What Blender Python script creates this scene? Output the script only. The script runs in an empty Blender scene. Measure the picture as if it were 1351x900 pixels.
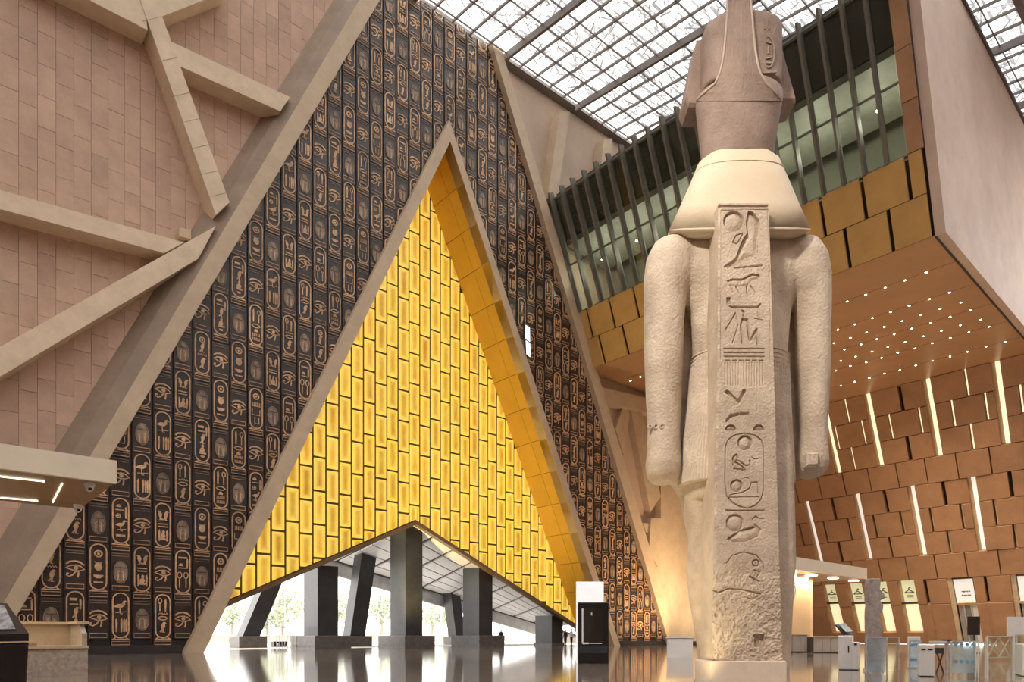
import bpy, bmesh, math, random
import numpy as np
from mathutils import Vector, Matrix

random.seed(7)
rng = np.random.default_rng(7)
scene = bpy.context.scene
COL = scene.collection

# ------------------------------------------------------------------ camera
F, CX, HY, CAMH = 900.0, 675.5, 838.0, 1.1          # focal length (px), principal column, horizon row, eye height (m)
TH = math.atan2(1014.5, F)                            # angle between the view axis and the facade direction (+X)
DV = Vector((math.cos(TH), math.sin(TH), 0))
RV = Vector((math.sin(TH), -math.cos(TH), 0))
CAM = Vector((0, 0, CAMH))
cam_data = bpy.data.cameras.new('camera')
cam = bpy.data.objects.new('camera', cam_data)
COL.objects.link(cam)
cam.location = CAM
cam.rotation_euler = (math.radians(90), 0, TH - math.radians(90))
cam_data.sensor_fit = 'HORIZONTAL'
cam_data.sensor_width = 36.0
cam_data.lens = F / 1351.0 * 36.0
cam_data.shift_y = (HY - 450.0) / 1351.0
cam_data.clip_end = 2000
scene.camera = cam

# ------------------------------------------------------------------ sky, large lights, exposure
world = bpy.data.worlds.new('overcast_sky')
scene.world = world
world.use_nodes = True
wn = world.node_tree
wn.nodes['Background'].inputs['Color'].default_value = (1.0, 0.955, 0.91, 1)
wn.nodes['Background'].inputs['Strength'].default_value = 0.92
scene.view_settings.view_transform = 'Standard'
scene.view_settings.look = 'None'
scene.view_settings.exposure = 2.1
scene.view_settings.gamma = 1.0
scene.view_settings.use_curve_mapping = False


def aim(o, tgt):
    d = Vector(tgt) - o.location
    o.rotation_euler = d.to_track_quat('-Z', 'Y').to_euler()


def spot(name, loc, tgt, power, color, angle=50, blend=0.6, radius=0.3):
    l = bpy.data.lights.new(name, 'SPOT')
    l.energy = power
    l.color = color
    l.spot_size = math.radians(angle)
    l.spot_blend = blend
    l.shadow_soft_size = radius
    o = bpy.data.objects.new(name, l)
    COL.objects.link(o)
    o.location = loc
    aim(o, tgt)
    return o


def area(name, loc, tgt, power, color, sx, sy):
    l = bpy.data.lights.new(name, 'AREA')
    l.shape = 'RECTANGLE'
    l.size = sx
    l.size_y = sy
    l.energy = power
    l.color = color
    o = bpy.data.objects.new(name, l)
    COL.objects.link(o)
    o.location = loc
    aim(o, tgt)
    return o


# ------------------------------------------------------------------ pixel -> place helpers
def ray(x, y):
    return DV + RV * ((x - CX) / F) + Vector((0, 0, (HY - y) / F))


def on_y(x, y, Y):
    r = ray(x, y)
    return CAM + r * (Y / r.y)


def on_x(x, y, X):
    r = ray(x, y)
    return CAM + r * (X / r.x)


def on_z(x, y, Z):
    r = ray(x, y)
    return CAM + r * ((Z - CAMH) / r.z)


def at_depth(x, y, d):
    return CAM + ray(x, y) * d


def floor_pt(x, y):
    return on_z(x, y, 0.0)


def xz(x, y, Y):
    p = on_y(x, y, Y)
    return (p.x, p.z)


# ------------------------------------------------------------------ materials
MATS = {}


def new_mat(name):
    m = bpy.data.materials.new(name)
    m.use_nodes = True
    nt = m.node_tree
    return m, nt, nt.nodes['Principled BSDF']


def mat(name, col, rough=0.6, var=0.12, scale=1.2, bump=0.0, bscale=20.0, metal=0.0, rand=0.0,
        emit=None, estr=0.0, spec=None, stretch=None, col2=None, coat=0.0):
    """noise-mottled surface; rand = per-object tone change"""
    if name in MATS:
        return MATS[name]
    m, nt, b = new_mat(name)
    N, L = nt.nodes, nt.links
    tc = N.new('ShaderNodeTexCoord')
    mp = N.new('ShaderNodeMapping')
    L.new(tc.outputs['Object'], mp.inputs['Vector'])
    if stretch:
        mp.inputs['Scale'].default_value = stretch
    oi = N.new('ShaderNodeObjectInfo')
    addv = N.new('ShaderNodeVectorMath')
    addv.operation = 'ADD'
    mulr = N.new('ShaderNodeMath')
    mulr.operation = 'MULTIPLY'
    mulr.inputs[1].default_value = 37.0
    L.new(oi.outputs['Random'], mulr.inputs[0])
    L.new(mp.outputs['Vector'], addv.inputs[0])
    L.new(mulr.outputs[0], addv.inputs[1])
    n1 = N.new('ShaderNodeTexNoise')
    n1.inputs['Scale'].default_value = scale
    n1.inputs['Detail'].default_value = 6
    n1.inputs['Roughness'].default_value = 0.65
    L.new(addv.outputs[0], n1.inputs['Vector'])
    mx = N.new('ShaderNodeMix')
    mx.data_type = 'RGBA'
    c2 = col2 if col2 else tuple(min(1, c * (1 + var * 1.6)) for c in col)
    c1 = tuple(c * (1 - var * 1.6) for c in col) if not col2 else col
    mx.inputs[6].default_value = (*c1, 1)
    mx.inputs[7].default_value = (*c2, 1)
    cr = N.new('ShaderNodeMapRange')
    cr.inputs['From Min'].default_value = 0.3
    cr.inputs['From Max'].default_value = 0.7
    L.new(n1.outputs['Fac'], cr.inputs['Value'])
    L.new(cr.outputs['Result'], mx.inputs[0])
    out = mx.outputs[2]
    if rand:
        hs = N.new('ShaderNodeHueSaturation')
        mr = N.new('ShaderNodeMapRange')
        mr.inputs['To Min'].default_value = 1 - rand
        mr.inputs['To Max'].default_value = 1 + rand
        L.new(oi.outputs['Random'], mr.inputs['Value'])
        L.new(mr.outputs['Result'], hs.inputs['Value'])
        L.new(out, hs.inputs['Color'])
        out = hs.outputs['Color']
    L.new(out, b.inputs['Base Color'])
    b.inputs['Roughness'].default_value = rough
    b.inputs['Metallic'].default_value = metal
    if spec is not None:
        b.inputs['Specular IOR Level'].default_value = spec
    if coat:
        b.inputs['Coat Weight'].default_value = coat
        b.inputs['Coat Roughness'].default_value = 0.08
    if bump:
        n2 = N.new('ShaderNodeTexNoise')
        n2.inputs['Scale'].default_value = bscale
        n2.inputs['Detail'].default_value = 4
        L.new(addv.outputs[0], n2.inputs['Vector'])
        bp = N.new('ShaderNodeBump')
        bp.inputs['Strength'].default_value = bump
        bp.inputs['Distance'].default_value = 0.05
        L.new(n2.outputs['Fac'], bp.inputs['Height'])
        L.new(bp.outputs['Normal'], b.inputs['Normal'])
    if emit:
        b.inputs['Emission Strength'].default_value = estr
        if emit == 'base':
            L.new(out, b.inputs['Emission Color'])
        else:
            b.inputs['Emission Color'].default_value = (*emit, 1)
    MATS[name] = m
    return m


def glass_mat(name, tint, alpha, rough=0.05, diff=None, ior=1.45):
    """thin pane: transparent tint + a share of glossy / milky surface"""
    if name in MATS:
        return MATS[name]
    m = bpy.data.materials.new(name)
    m.use_nodes = True
    nt = m.node_tree
    N, L = nt.nodes, nt.links
    N.remove(N['Principled BSDF'])
    out = N['Material Output']
    tr = N.new('ShaderNodeBsdfTransparent')
    tr.inputs['Color'].default_value = (*tint, 1)
    gl = N.new('ShaderNodeBsdfGlossy')
    gl.inputs['Roughness'].default_value = rough
    mx = N.new('ShaderNodeMixShader')
    fr = N.new('ShaderNodeFresnel')
    fr.inputs['IOR'].default_value = ior
    L.new(fr.outputs[0], mx.inputs[0])
    L.new(tr.outputs[0], mx.inputs[1])
    L.new(gl.outputs[0], mx.inputs[2])
    last = mx.outputs[0]
    if diff:
        df = N.new('ShaderNodeBsdfTranslucent')
        df.inputs['Color'].default_value = (*diff, 1)
        d2 = N.new('ShaderNodeBsdfDiffuse')
        d2.inputs['Color'].default_value = (*diff, 1)
        ad = N.new('ShaderNodeMixShader')
        ad.inputs[0].default_value = 0.4
        L.new(df.outputs[0], ad.inputs[1])
        L.new(d2.outputs[0], ad.inputs[2])
        m2 = N.new('ShaderNodeMixShader')
        tc = N.new('ShaderNodeTexCoord')
        oi = N.new('ShaderNodeObjectInfo')
        va = N.new('ShaderNodeVectorMath')
        va.operation = 'ADD'
        ml = N.new('ShaderNodeMath')
        ml.operation = 'MULTIPLY'
        ml.inputs[1].default_value = 53
        L.new(oi.outputs['Random'], ml.inputs[0])
        L.new(tc.outputs['Object'], va.inputs[0])
        L.new(ml.outputs[0], va.inputs[1])
        nz = N.new('ShaderNodeTexNoise')
        nz.inputs['Scale'].default_value = 1.3
        nz.inputs['Detail'].default_value = 3
        L.new(va.outputs[0], nz.inputs['Vector'])
        mr = N.new('ShaderNodeMapRange')
        mr.inputs['From Min'].default_value = 0.38
        mr.inputs['From Max'].default_value = 0.62
        mr.inputs['To Min'].default_value = max(0.0, alpha - 0.12)
        mr.inputs['To Max'].default_value = min(1.0, alpha + 0.12)
        L.new(nz.outputs['Fac'], mr.inputs['Value'])
        L.new(mr.outputs['Result'], m2.inputs[0])
        L.new(last, m2.inputs[1])
        L.new(ad.outputs[0], m2.inputs[2])
        last = m2.outputs[0]
    L.new(last, out.inputs['Surface'])
    MATS[name] = m
    return m


# ------------------------------------------------------------------ mesh helpers
OFF = {}          # world offset of a root empty and of everything under it


class MB:
    def __init__(self):
        self.v, self.f, self.mi = [], [], []

    def add(self, vs, fs, mi=0):
        b = len(self.v)
        self.v.extend([tuple(p) for p in vs])
        for f in fs:
            self.f.append([i + b for i in f])
            self.mi.append(mi)
        return self

    def prism(self, poly, vec, mi=0):
        """polygon of 3D points pushed along vec"""
        n = len(poly)
        vec = Vector(vec)
        p0 = [Vector(p) for p in poly]
        p1 = [p + vec for p in p0]
        fs = [list(range(n))[::-1], list(range(n, 2 * n))]
        for i in range(n):
            j = (i + 1) % n
            fs.append([i, j, n + j, n + i])
        return self.add(p0 + p1, fs, mi)

    def cham(self, poly, vec, inset, mi=0):
        """convex polygon pushed along vec with a chamfered far rim"""
        n = len(poly)
        vec = Vector(vec)
        p0 = [Vector(p) for p in poly]
        c = sum(p0, Vector()) / n
        L = vec.length
        p1 = [p + vec * max(0.0, 1 - inset / L) for p in p0]
        p2 = []
        for p in p0:
            d = c - p
            dl = d.length or 1
            p2.append(p + vec + d * min(0.45, inset / dl))
        fs = [list(range(n))[::-1]]
        for k in (0, n):
            for i in range(n):
                j = (i + 1) % n
                fs.append([k + i, k + j, k + n + j, k + n + i])
        fs.append(list(range(2 * n, 3 * n)))
        return self.add(p0 + p1 + p2, fs, mi)

    def box(self, c, s, rz=0.0, mi=0, ry=0.0, rx=0.0):
        c = Vector(c)
        M = Matrix.Rotation(rz, 3, 'Z') @ Matrix.Rotation(ry, 3, 'Y') @ Matrix.Rotation(rx, 3, 'X')
        vs = [c + M @ Vector((sx * s[0] / 2, sy * s[1] / 2, sz * s[2] / 2))
              for sz in (-1, 1) for sy in (-1, 1) for sx in (-1, 1)]
        fs = [(0, 2, 3, 1), (4, 5, 7, 6), (0, 1, 5, 4), (2, 6, 7, 3), (0, 4, 6, 2), (1, 3, 7, 5)]
        return self.add(vs, fs, mi)

    def bar(self, a, b, w, h, up=(0, 0, 1), mi=0):
        a, b = Vector(a), Vector(b)
        d = (b - a).normalized()
        s = d.cross(Vector(up))
        if s.length < 1e-4:
            s = d.cross(Vector((1, 0, 0)))
        s.normalize()
        u = s.cross(d)
        vs = []
        for p in (a, b):
            for (i, j) in ((-1, -1), (1, -1), (1, 1), (-1, 1)):
                vs.append(p + s * (i * w / 2) + u * (j * h / 2))
        fs = [(0, 1, 2, 3), (7, 6, 5, 4), (0, 4, 5, 1), (1, 5, 6, 2), (2, 6, 7, 3), (3, 7, 4, 0)]
        return self.add(vs, fs, mi)

    def tube(self, pts, r, n=8, mi=0):
        pts = [Vector(p) for p in pts]
        rs = r if isinstance(r, (list, tuple)) else [r] * len(pts)
        vs, fs = [], []
        for k, p in enumerate(pts):
            d = (pts[min(k + 1, len(pts) - 1)] - pts[max(k - 1, 0)]).normalized()
            a = d.cross(Vector((0, 0, 1)))
            if a.length < 1e-3:
                a = Vector((1, 0, 0))
            a.normalize()
            b2 = d.cross(a)
            for i in range(n):
                t = 2 * math.pi * i / n
                vs.append(p + a * (rs[k] * math.cos(t)) + b2 * (rs[k] * math.sin(t)))
        for k in range(len(pts) - 1):
            for i in range(n):
                j = (i + 1) % n
                fs.append((k * n + i, k * n + j, (k + 1) * n + j, (k + 1) * n + i))
        fs.append(tuple(range(n))[::-1])
        fs.append(tuple(range((len(pts) - 1) * n, len(pts) * n)))
        return self.add(vs, fs, mi)

    def lathe(self, c, prof, n=16, mi=0):
        c = Vector(c)
        vs, fs = [], []
        for (r, z) in prof:
            for i in range(n):
                t = 2 * math.pi * i / n
                vs.append(c + Vector((r * math.cos(t), r * math.sin(t), z)))
        for k in range(len(prof) - 1):
            for i in range(n):
                j = (i + 1) % n
                fs.append((k * n + i, k * n + j, (k + 1) * n + j, (k + 1) * n + i))
        fs.append(tuple(range(n))[::-1])
        fs.append(tuple(range((len(prof) - 1) * n, len(prof) * n)))
        return self.add(vs, fs, mi)

    def rings(self, rings, mi=0, cap=True):
        n = len(rings[0])
        vs = [p for r in rings for p in r]
        fs = []
        for k in range(len(rings) - 1):
            for i in range(n):
                j = (i + 1) % n
                fs.append((k * n + i, k * n + j, (k + 1) * n + j, (k + 1) * n + i))
        if cap:
            fs.append(tuple(range(n))[::-1])
            fs.append(tuple(range((len(rings) - 1) * n, len(rings) * n)))
        return self.add(vs, fs, mi)

    def mesh(self, name, mats, smooth=False, recalc=True, off=None):
        me = bpy.data.meshes.new(name)
        v = self.v
        if off is not None:
            v = [(p[0] - off[0], p[1] - off[1], p[2] - off[2]) for p in v]
        me.from_pydata(v, [], self.f)
        for m in mats:
            me.materials.append(m)
        if len(mats) > 1:
            me.polygons.foreach_set('material_index', self.mi)
        if recalc:
            bm = bmesh.new()
            bm.from_mesh(me)
            bmesh.ops.recalc_face_normals(bm, faces=bm.faces)
            bm.to_mesh(me)
            bm.free()
        if smooth:
            me.polygons.foreach_set('use_smooth', [True] * len(me.polygons))
        me.update()
        return me

    def build(self, name, mats, parent=None, smooth=False, recalc=True):
        if not isinstance(mats, (list, tuple)):
            mats = [mats]
        off = OFF.get(parent.name) if parent else None
        me = self.mesh(name, mats, smooth, recalc, off)
        return link(name, me, parent)


def link(name, me, parent=None):
    o = bpy.data.objects.new(name, me)
    COL.objects.link(o)
    if parent:
        o.parent = parent
        if parent.name in OFF:
            OFF[o.name] = OFF[parent.name]
    return o


def tag(o, label, cat, group=None, kind=None):
    o['label'] = label
    o['category'] = cat
    if group:
        o['group'] = group
    if kind:
        o['kind'] = kind
    return o


def struct(o, label=None):
    o['kind'] = 'structure'
    if label:
        o['label'] = label
    return o


def thing(name, loc, label, cat, group=None):
    o = bpy.data.objects.new(name, None)
    COL.objects.link(o)
    o.empty_display_size = 0.3
    o.location = loc
    OFF[o.name] = Vector(loc)
    tag(o, label, cat, group)
    return o


def setting(name, label=None):
    o = bpy.data.objects.new(name, None)
    COL.objects.link(o)
    return struct(o, label)


def clip_poly(poly, a, b, c):
    """keep a*x+b*z+c >= 0 of a 2D polygon"""
    out = []
    n = len(poly)
    for i in range(n):
        p, q = poly[i], poly[(i + 1) % n]
        dp = a * p[0] + b * p[1] + c
        dq = a * q[0] + b * q[1] + c
        if dp >= 0:
            out.append(p)
        if (dp > 0 and dq < 0) or (dp < 0 and dq > 0):
            t = dp / (dp - dq)
            out.append((p[0] + (q[0] - p[0]) * t, p[1] + (q[1] - p[1]) * t))
    return out


def half(p, q, side):
    """line through 2D p,q -> (a,b,c) positive on the side where point `side` lies"""
    a, b = q[1] - p[1], p[0] - q[0]
    l = math.hypot(a, b)
    a, b = a / l, b / l
    c = -(a * p[0] + b * p[1])
    if a * side[0] + b * side[1] + c < 0:
        a, b, c = -a, -b, -c
    return (a, b, c)


def area2(poly):
    return abs(sum(poly[i][0] * poly[(i + 1) % len(poly)][1] - poly[(i + 1) % len(poly)][0] * poly[i][1]
                   for i in range(len(poly)))) / 2


def lerp_at(line, z):
    (x0, z0), (x1, z1) = line
    return x0 + (x1 - x0) * (z - z0) / (z1 - z0)


def lineval(h, p):
    return h[0] * p[0] + h[1] * p[1] + h[2]


# ================================================================== materials used by the place
M_CLAD = mat('pink_tan_stone', (0.57, 0.395, 0.295), 0.75, 0.10, 0.5, 0.15, 14, rand=0.06)
M_BEAM = mat('sand_concrete', (0.58, 0.455, 0.315), 0.6, 0.07, 0.8, 0.08, 18)
M_BEAM2 = mat('pale_sand_concrete', (0.74, 0.60, 0.43), 0.6, 0.07, 0.8, 0.08, 18)
M_DARK = mat('joint_dark_grey', (0.09, 0.07, 0.06), 0.8)  # one dark grey for cores, trims and joints
M_SLAB = mat('dark_basalt', (0.042, 0.028, 0.024), 0.34, 0.25, 1.1, 0.1, 25, rand=0.18)
M_BRONZE = mat('bronze_relief', (0.62, 0.40, 0.235), 0.42, 0.22, 2.5, 0.1, 30, rand=0.18)
M_DULL = mat('dull_bronze', (0.27, 0.20, 0.14), 0.55, 0.25, 2.5, 0.1, 30, rand=0.2)
M_GOLD = mat('backlit_golden_onyx', (0.62, 0.30, 0.012), 0.35, 0.22, 0.75, 0.0, rand=0.14, emit='base', estr=0.34, col2=(0.82, 0.54, 0.085), stretch=(1.2, 1, 0.6))
def edge_lit(m):
    """onyx slabs are lit from their rims: paler and brighter towards the four edges of each slab"""
    nt = m.node_tree
    N, L = nt.nodes, nt.links
    b = N['Principled BSDF']
    src = b.inputs['Base Color'].links[0].from_socket
    tc = N.new('ShaderNodeTexCoord')
    sx = N.new('ShaderNodeSeparateXYZ')
    L.new(tc.outputs['Generated'], sx.inputs[0])
    ds = []
    for ax, k in (('X', 1.0), ('Z', 2.4)):
        a = N.new('ShaderNodeMath'); a.operation = 'SUBTRACT'; a.inputs[1].default_value = 0.5
        L.new(sx.outputs[ax], a.inputs[0])
        c = N.new('ShaderNodeMath'); c.operation = 'ABSOLUTE'
        L.new(a.outputs[0], c.inputs[0])
        d = N.new('ShaderNodeMath'); d.operation = 'SUBTRACT'; d.inputs[0].default_value = 0.5
        L.new(c.outputs[0], d.inputs[1])
        e = N.new('ShaderNodeMath'); e.operation = 'MULTIPLY'; e.inputs[1].default_value = k
        L.new(d.outputs[0], e.inputs[0])
        ds.append(e)
    mn = N.new('ShaderNodeMath'); mn.operation = 'MINIMUM'
    L.new(ds[0].outputs[0], mn.inputs[0]); L.new(ds[1].outputs[0], mn.inputs[1])
    mr = N.new('ShaderNodeMapRange')
    mr.interpolation_type = 'SMOOTHSTEP'
    mr.inputs['From Min'].default_value = 0.05
    mr.inputs['From Max'].default_value = 0.5
    mr.inputs['To Min'].default_value = 1.0
    mr.inputs['To Max'].default_value = 0.0
    L.new(mn.outputs[0], mr.inputs['Value'])
    mx = N.new('ShaderNodeMix'); mx.data_type = 'RGBA'
    L.new(mr.outputs['Result'], mx.inputs[0])
    L.new(src, mx.inputs[6])
    mx.inputs[7].default_value = (0.82, 0.60, 0.10, 1)
    L.new(mx.outputs[2], b.inputs['Emission Color'])
    st = N.new('ShaderNodeMapRange')
    st.inputs['To Min'].default_value = 0.13
    st.inputs['To Max'].default_value = 0.215
    L.new(mr.outputs['Result'], st.inputs['Value'])
    L.new(st.outputs['Result'], b.inputs['Emission Strength'])


edge_lit(M_GOLD)
M_GOLDJ = mat('dark_gold_joint', (0.10, 0.06, 0.006), 0.6)
M_REVEAL = mat('gold_panel', (0.70, 0.42, 0.06), 0.38, 0.06, 0.4, 0.0, rand=0.03)
M_BROWN = mat('brown_metal_panel', (0.43, 0.24, 0.13), 0.5, 0.09, 0.5, 0.08, 30, rand=0.06)
M_SOFFIT = mat('bronze_soffit', (0.58, 0.34, 0.18), 0.33, 0.06, 0.3)
M_ENDSTONE = mat('pale_stone_face', (0.72, 0.57, 0.475), 0.6, 0.07, 0.35, 0.06, 20)
M_BLACKCOL = mat('dark_column_metal', (0.045, 0.048, 0.054), 0.32, 0.2, 0.6)
M_WHITE = mat('white_lacquer', (0.88, 0.88, 0.87), 0.3, 0.03)
M_STEEL = mat('brushed_steel', (0.62, 0.62, 0.61), 0.35, 0.06, 3, metal=0.25)
M_BLACK = mat('black_gloss', (0.012, 0.012, 0.014), 0.18, 0.1)
M_ROOFBAR = mat('roof_steel', (0.20, 0.17, 0.155), 0.5, 0.1)

# ================================================================== FLOOR AND GROUND
def floor_material():
    m, nt, b = new_mat('polished_floor')
    N, L = nt.nodes, nt.links
    tc = N.new('ShaderNodeTexCoord')
    br = N.new('ShaderNodeTexBrick')
    br.offset = 0.5
    br.inputs['Scale'].default_value = 1.0
    br.inputs['Brick Width'].default_value = 1.8
    br.inputs['Row Height'].default_value = 0.9
    br.inputs['Mortar Size'].default_value = 0.012
    br.inputs['Color1'].default_value = (0.25, 0.20, 0.16, 1)
    br.inputs['Color2'].default_value = (0.30, 0.245, 0.20, 1)
    br.inputs['Mortar'].default_value = (0.15, 0.12, 0.10, 1)
    L.new(tc.outputs['Object'], br.inputs['Vector'])
    nz = N.new('ShaderNodeTexNoise')
    nz.inputs['Scale'].default_value = 0.7
    nz.inputs['Detail'].default_value = 8
    L.new(tc.outputs['Object'], nz.inputs['Vector'])
    mx = N.new('ShaderNodeMix')
    mx.data_type = 'RGBA'
    mx.blend_type = 'MULTIPLY'
    mx.inputs[0].default_value = 0.6
    L.new(br.outputs['Color'], mx.inputs[6])
    L.new(nz.outputs['Fac'], mx.inputs[7])
    L.new(mx.outputs[2], b.inputs['Base Color'])
    b.inputs['Roughness'].default_value = 0.08
    b.inputs['Specular IOR Level'].default_value = 0.75
    mp = N.new('ShaderNodeMapping')
    mp.inputs['Scale'].default_value = (1.3, 1.3, 1)
    L.new(tc.outputs['Object'], mp.inputs['Vector'])
    n2 = N.new('ShaderNodeTexNoise')
    n2.inputs['Scale'].default_value = 1.1
    n2.inputs['Detail'].default_value = 2
    L.new(mp.outputs['Vector'], n2.inputs['Vector'])
    bp = N.new('ShaderNodeBump')
    bp.inputs['Strength'].default_value = 0.035
    bp.inputs['Distance'].default_value = 0.05
    L.new(n2.outputs['Fac'], bp.inputs['Height'])
    L.new(bp.outputs['Normal'], b.inputs['Normal'])
    return m


M_FLOOR = floor_material()
fl = MB()
fl.add([(-70, -60, 0), (125, -60, 0), (125, 52, 0), (-70, 52, 0)], [(0, 1, 2, 3)])
fl.add([(-70, -60, -0.3), (125, -60, -0.3), (125, 52, -0.3), (-70, 52, -0.3)], [(3, 2, 1, 0)])
struct(fl.build('floor', M_FLOOR, recalc=False), 'polished grey-brown stone floor of the hall')
gm = MB()
gm.box((100, 100, -0.56), (1500, 1500, 0.3))
gm.box((27.5, 152, -0.21), (700, 200, 0.4))
struct(gm.build('ground', mat('pale_paving', (0.62, 0.58, 0.52), 0.8, 0.08, 0.05)), 'pale paving outside the portal')

# ================================================================== FACADE (runs along X, faces -Y)
YW, YF, YC, YG = 44.1, 43.6, 44.9, 47.85
# great triangle and portal triangle as lines in (X, z)
L_big_r = (xz(501, 0, YW - 0.6), xz(43, 777, YW - 0.6))          # right rim of the great left beam (front face)
L_big_m = (xz(474, 0, YW - 0.6), xz(474 - 0.59 * 777, 777, YW - 0.6))
L_big_l = (xz(440, 0, YC), xz(440 - 0.619 * 777, 777, YC))
L_leg_l = (xz(653, 70, YF), xz(880, 840, YF))
L_leg_r = (xz(664, 72, YF), xz(892, 840, YF))
AP_OUT = xz(593, 158, YF)
FT_OUT_L = xz(243, 862, YF)
FT_OUT_R = xz(818, 851, YF)
L_in_l = (xz(538, 303, YF), xz(300, 797, YF))
L_in_r = (xz(597, 195, YF), xz(783, 767, YF))


def meet(l1, l2):
    (x1, y1), (x2, y2) = l1
    (x3, y3), (x4, y4) = l2
    d = (x1 - x2) * (y3 - y4) - (y1 - y2) * (x3 - x4)
    a = x1 * y2 - y1 * x2
    b = x3 * y4 - y3 * x4
    return ((a * (x3 - x4) - (x1 - x2) * b) / d, (a * (y3 - y4) - (y1 - y2) * b) / d)


AP_IN = meet(L_in_l, L_in_r)
INL0 = (lerp_at(L_in_l, 0), 0.0)
INR0 = (lerp_at(L_in_r, 0), 0.0)
OUTL0 = (lerp_at((AP_OUT, FT_OUT_L), 0), 0.0)
OUTR0 = (lerp_at((AP_OUT, FT_OUT_R), 0), 0.0)
CEN = (AP_IN[0], 8.0)

# roof plane z = RZ + RA*X + RB*Y
RA, RB = 0.045, 0.127
_p = on_y(655, 70, YW)
RZ = _p.z - RA * _p.x - RB * _p.y


def roof_z(X, Y):
    return RZ + RA * X + RB * Y


def P3(p, Y):
    return Vector((p[0], Y, p[1]))


def slab(poly, y0, y1, mb=None):
    mb = mb or MB()
    mb.prism([P3(p, y0) for p in poly], (0, y1 - y0, 0))
    return mb


ZT = 54.0
ROOFL = ((-60.0, roof_z(-60, YW) + 0.1), (120.0, roof_z(120, YW) + 0.1))      # roof line on the facade


def top_of(line):
    return meet(line, ROOFL)


h_roof = half(ROOFL[0], ROOFL[1], (20, 0))
# ---- left cladding wall (recessed, stone panels one by one)
wl = setting('wall_left', 'pink-tan stone cladding wall behind crossing sand beams')
poly_l = [(-14, 0), (lerp_at(L_big_m, 0) + 0.0, 0), top_of(L_big_m), (-14, lerp_at((ROOFL[0][::-1], ROOFL[1][::-1]), -14))]
slab(poly_l, YC + 0.10, YC + 0.7).build('backing', mat('clad_joint', (0.36, 0.25, 0.19), 0.8), wl)
cl_half = half(L_big_m[0], L_big_m[1], (-14, 40))
cells = []
CW, CH = 0.84, 1.72
i = 0
x = -14.0
while x < 30:
    off = [0.0, 0.62, 0.25, 0.8, 0.45][i % 5] * CH + random.uniform(-0.12, 0.12)
    z = -CH + off
    while z < ZT:
        g = 0.006
        poly = [(x + g, max(z + g, 0.0)), (x + CW - g, max(z + g, 0.0)), (x + CW - g, min(z + CH - g, ZT)), (x + g, min(z + CH - g, ZT))]
        if poly[2][1] > poly[0][1]:
            poly = clip_poly(poly, *cl_half)
            poly = clip_poly(poly, *h_roof) if len(poly) > 2 else []
            if len(poly) >= 3 and area2(poly) > 0.02:
                cells.append(poly)
        z += CH
    x += CW
    i += 1


def px_of(p):
    d = Vector(p) - CAM
    Z = d.dot(DV)
    return (CX + F * d.dot(RV) / Z, HY - F * d.z / Z, Z)


def visible_px(poly, Y):
    c = (sum(p[0] for p in poly) / len(poly), sum(p[1] for p in poly) / len(poly))
    x, y, Z = px_of(P3(c, Y))
    return (-15 < x < 1366 and -25 < y < 900, area2(poly) / Z ** 2, x, y)


def pieces(cells, Y, thick, name, m, parent, inset=0.012, jit=0.012, limit=300, stuffname=None, hidden=None):
    """each polygon of a facade plane becomes its own panel; what is past the limit is joined"""
    ranked = []
    for c in cells:
        vis, a, px, py = visible_px(c, Y)
        if hidden and hidden(px, py):
            vis = False
        ranked.append(((1 if vis else 0, a), c))
    ranked.sort(key=lambda t: t[0], reverse=True)
    rest = MB()
    n = 0
    for (k, c) in ranked:
        dy = random.uniform(-jit, jit)
        pts = [P3(p, Y) for p in c]
        if n < limit and k[0]:
            cc = sum(pts, Vector()) / len(pts)
            mb = MB()
            mb.cham([p - cc for p in pts], (0, -thick + dy, 0), inset)
            o = mb.build(name, m, parent)
            o.location = cc
            n += 1
        else:
            rest.cham(pts, (0, -thick + dy, 0), inset)
    if rest.v:
        r = rest.build(stuffname or name + '_field', m, parent)
        r['kind'] = 'stuff'


pieces(cells, YC + 0.1, 0.10, 'stone_panel', M_CLAD, wl, inset=0.008, jit=0.006, stuffname='stone_panel_field')

# ---- beams crossing the left wall: front polygons in the photograph, pushed back to the wall
TR = [0]


def trim(poly_px, yfront, yback, label, m=M_BEAM2, seams=None):
    TR[0] += 1
    pts = [Vector(on_y(px, py, yfront)) for (px, py) in poly_px]
    mb = MB()
    mb.cham([p + Vector((0, yback - yfront, 0)) for p in pts], (0, -(yback - yfront), 0), 0.03)
    o = struct(mb.build('trim_%d' % TR[0], m), label)
    if seams:
        a0, a1, b0, b1, ts = seams
        for t in ts:
            pa = on_y(a0[0] + (a1[0] - a0[0]) * t, a0[1] + (a1[1] - a0[1]) * t, yfront)
            pb = on_y(b0[0] + (b1[0] - b0[0]) * t, b0[1] + (b1[1] - b0[1]) * t, yfront)
            s = MB()
            s.bar(pa + Vector((0, -0.001, 0)), pb + Vector((0, -0.001, 0)), 0.02, 0.03, up=(0, 1, 0))
            s.build('seam', mat('beam_seam', (0.46, 0.35, 0.24), 0.7), o)
    return o


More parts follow.
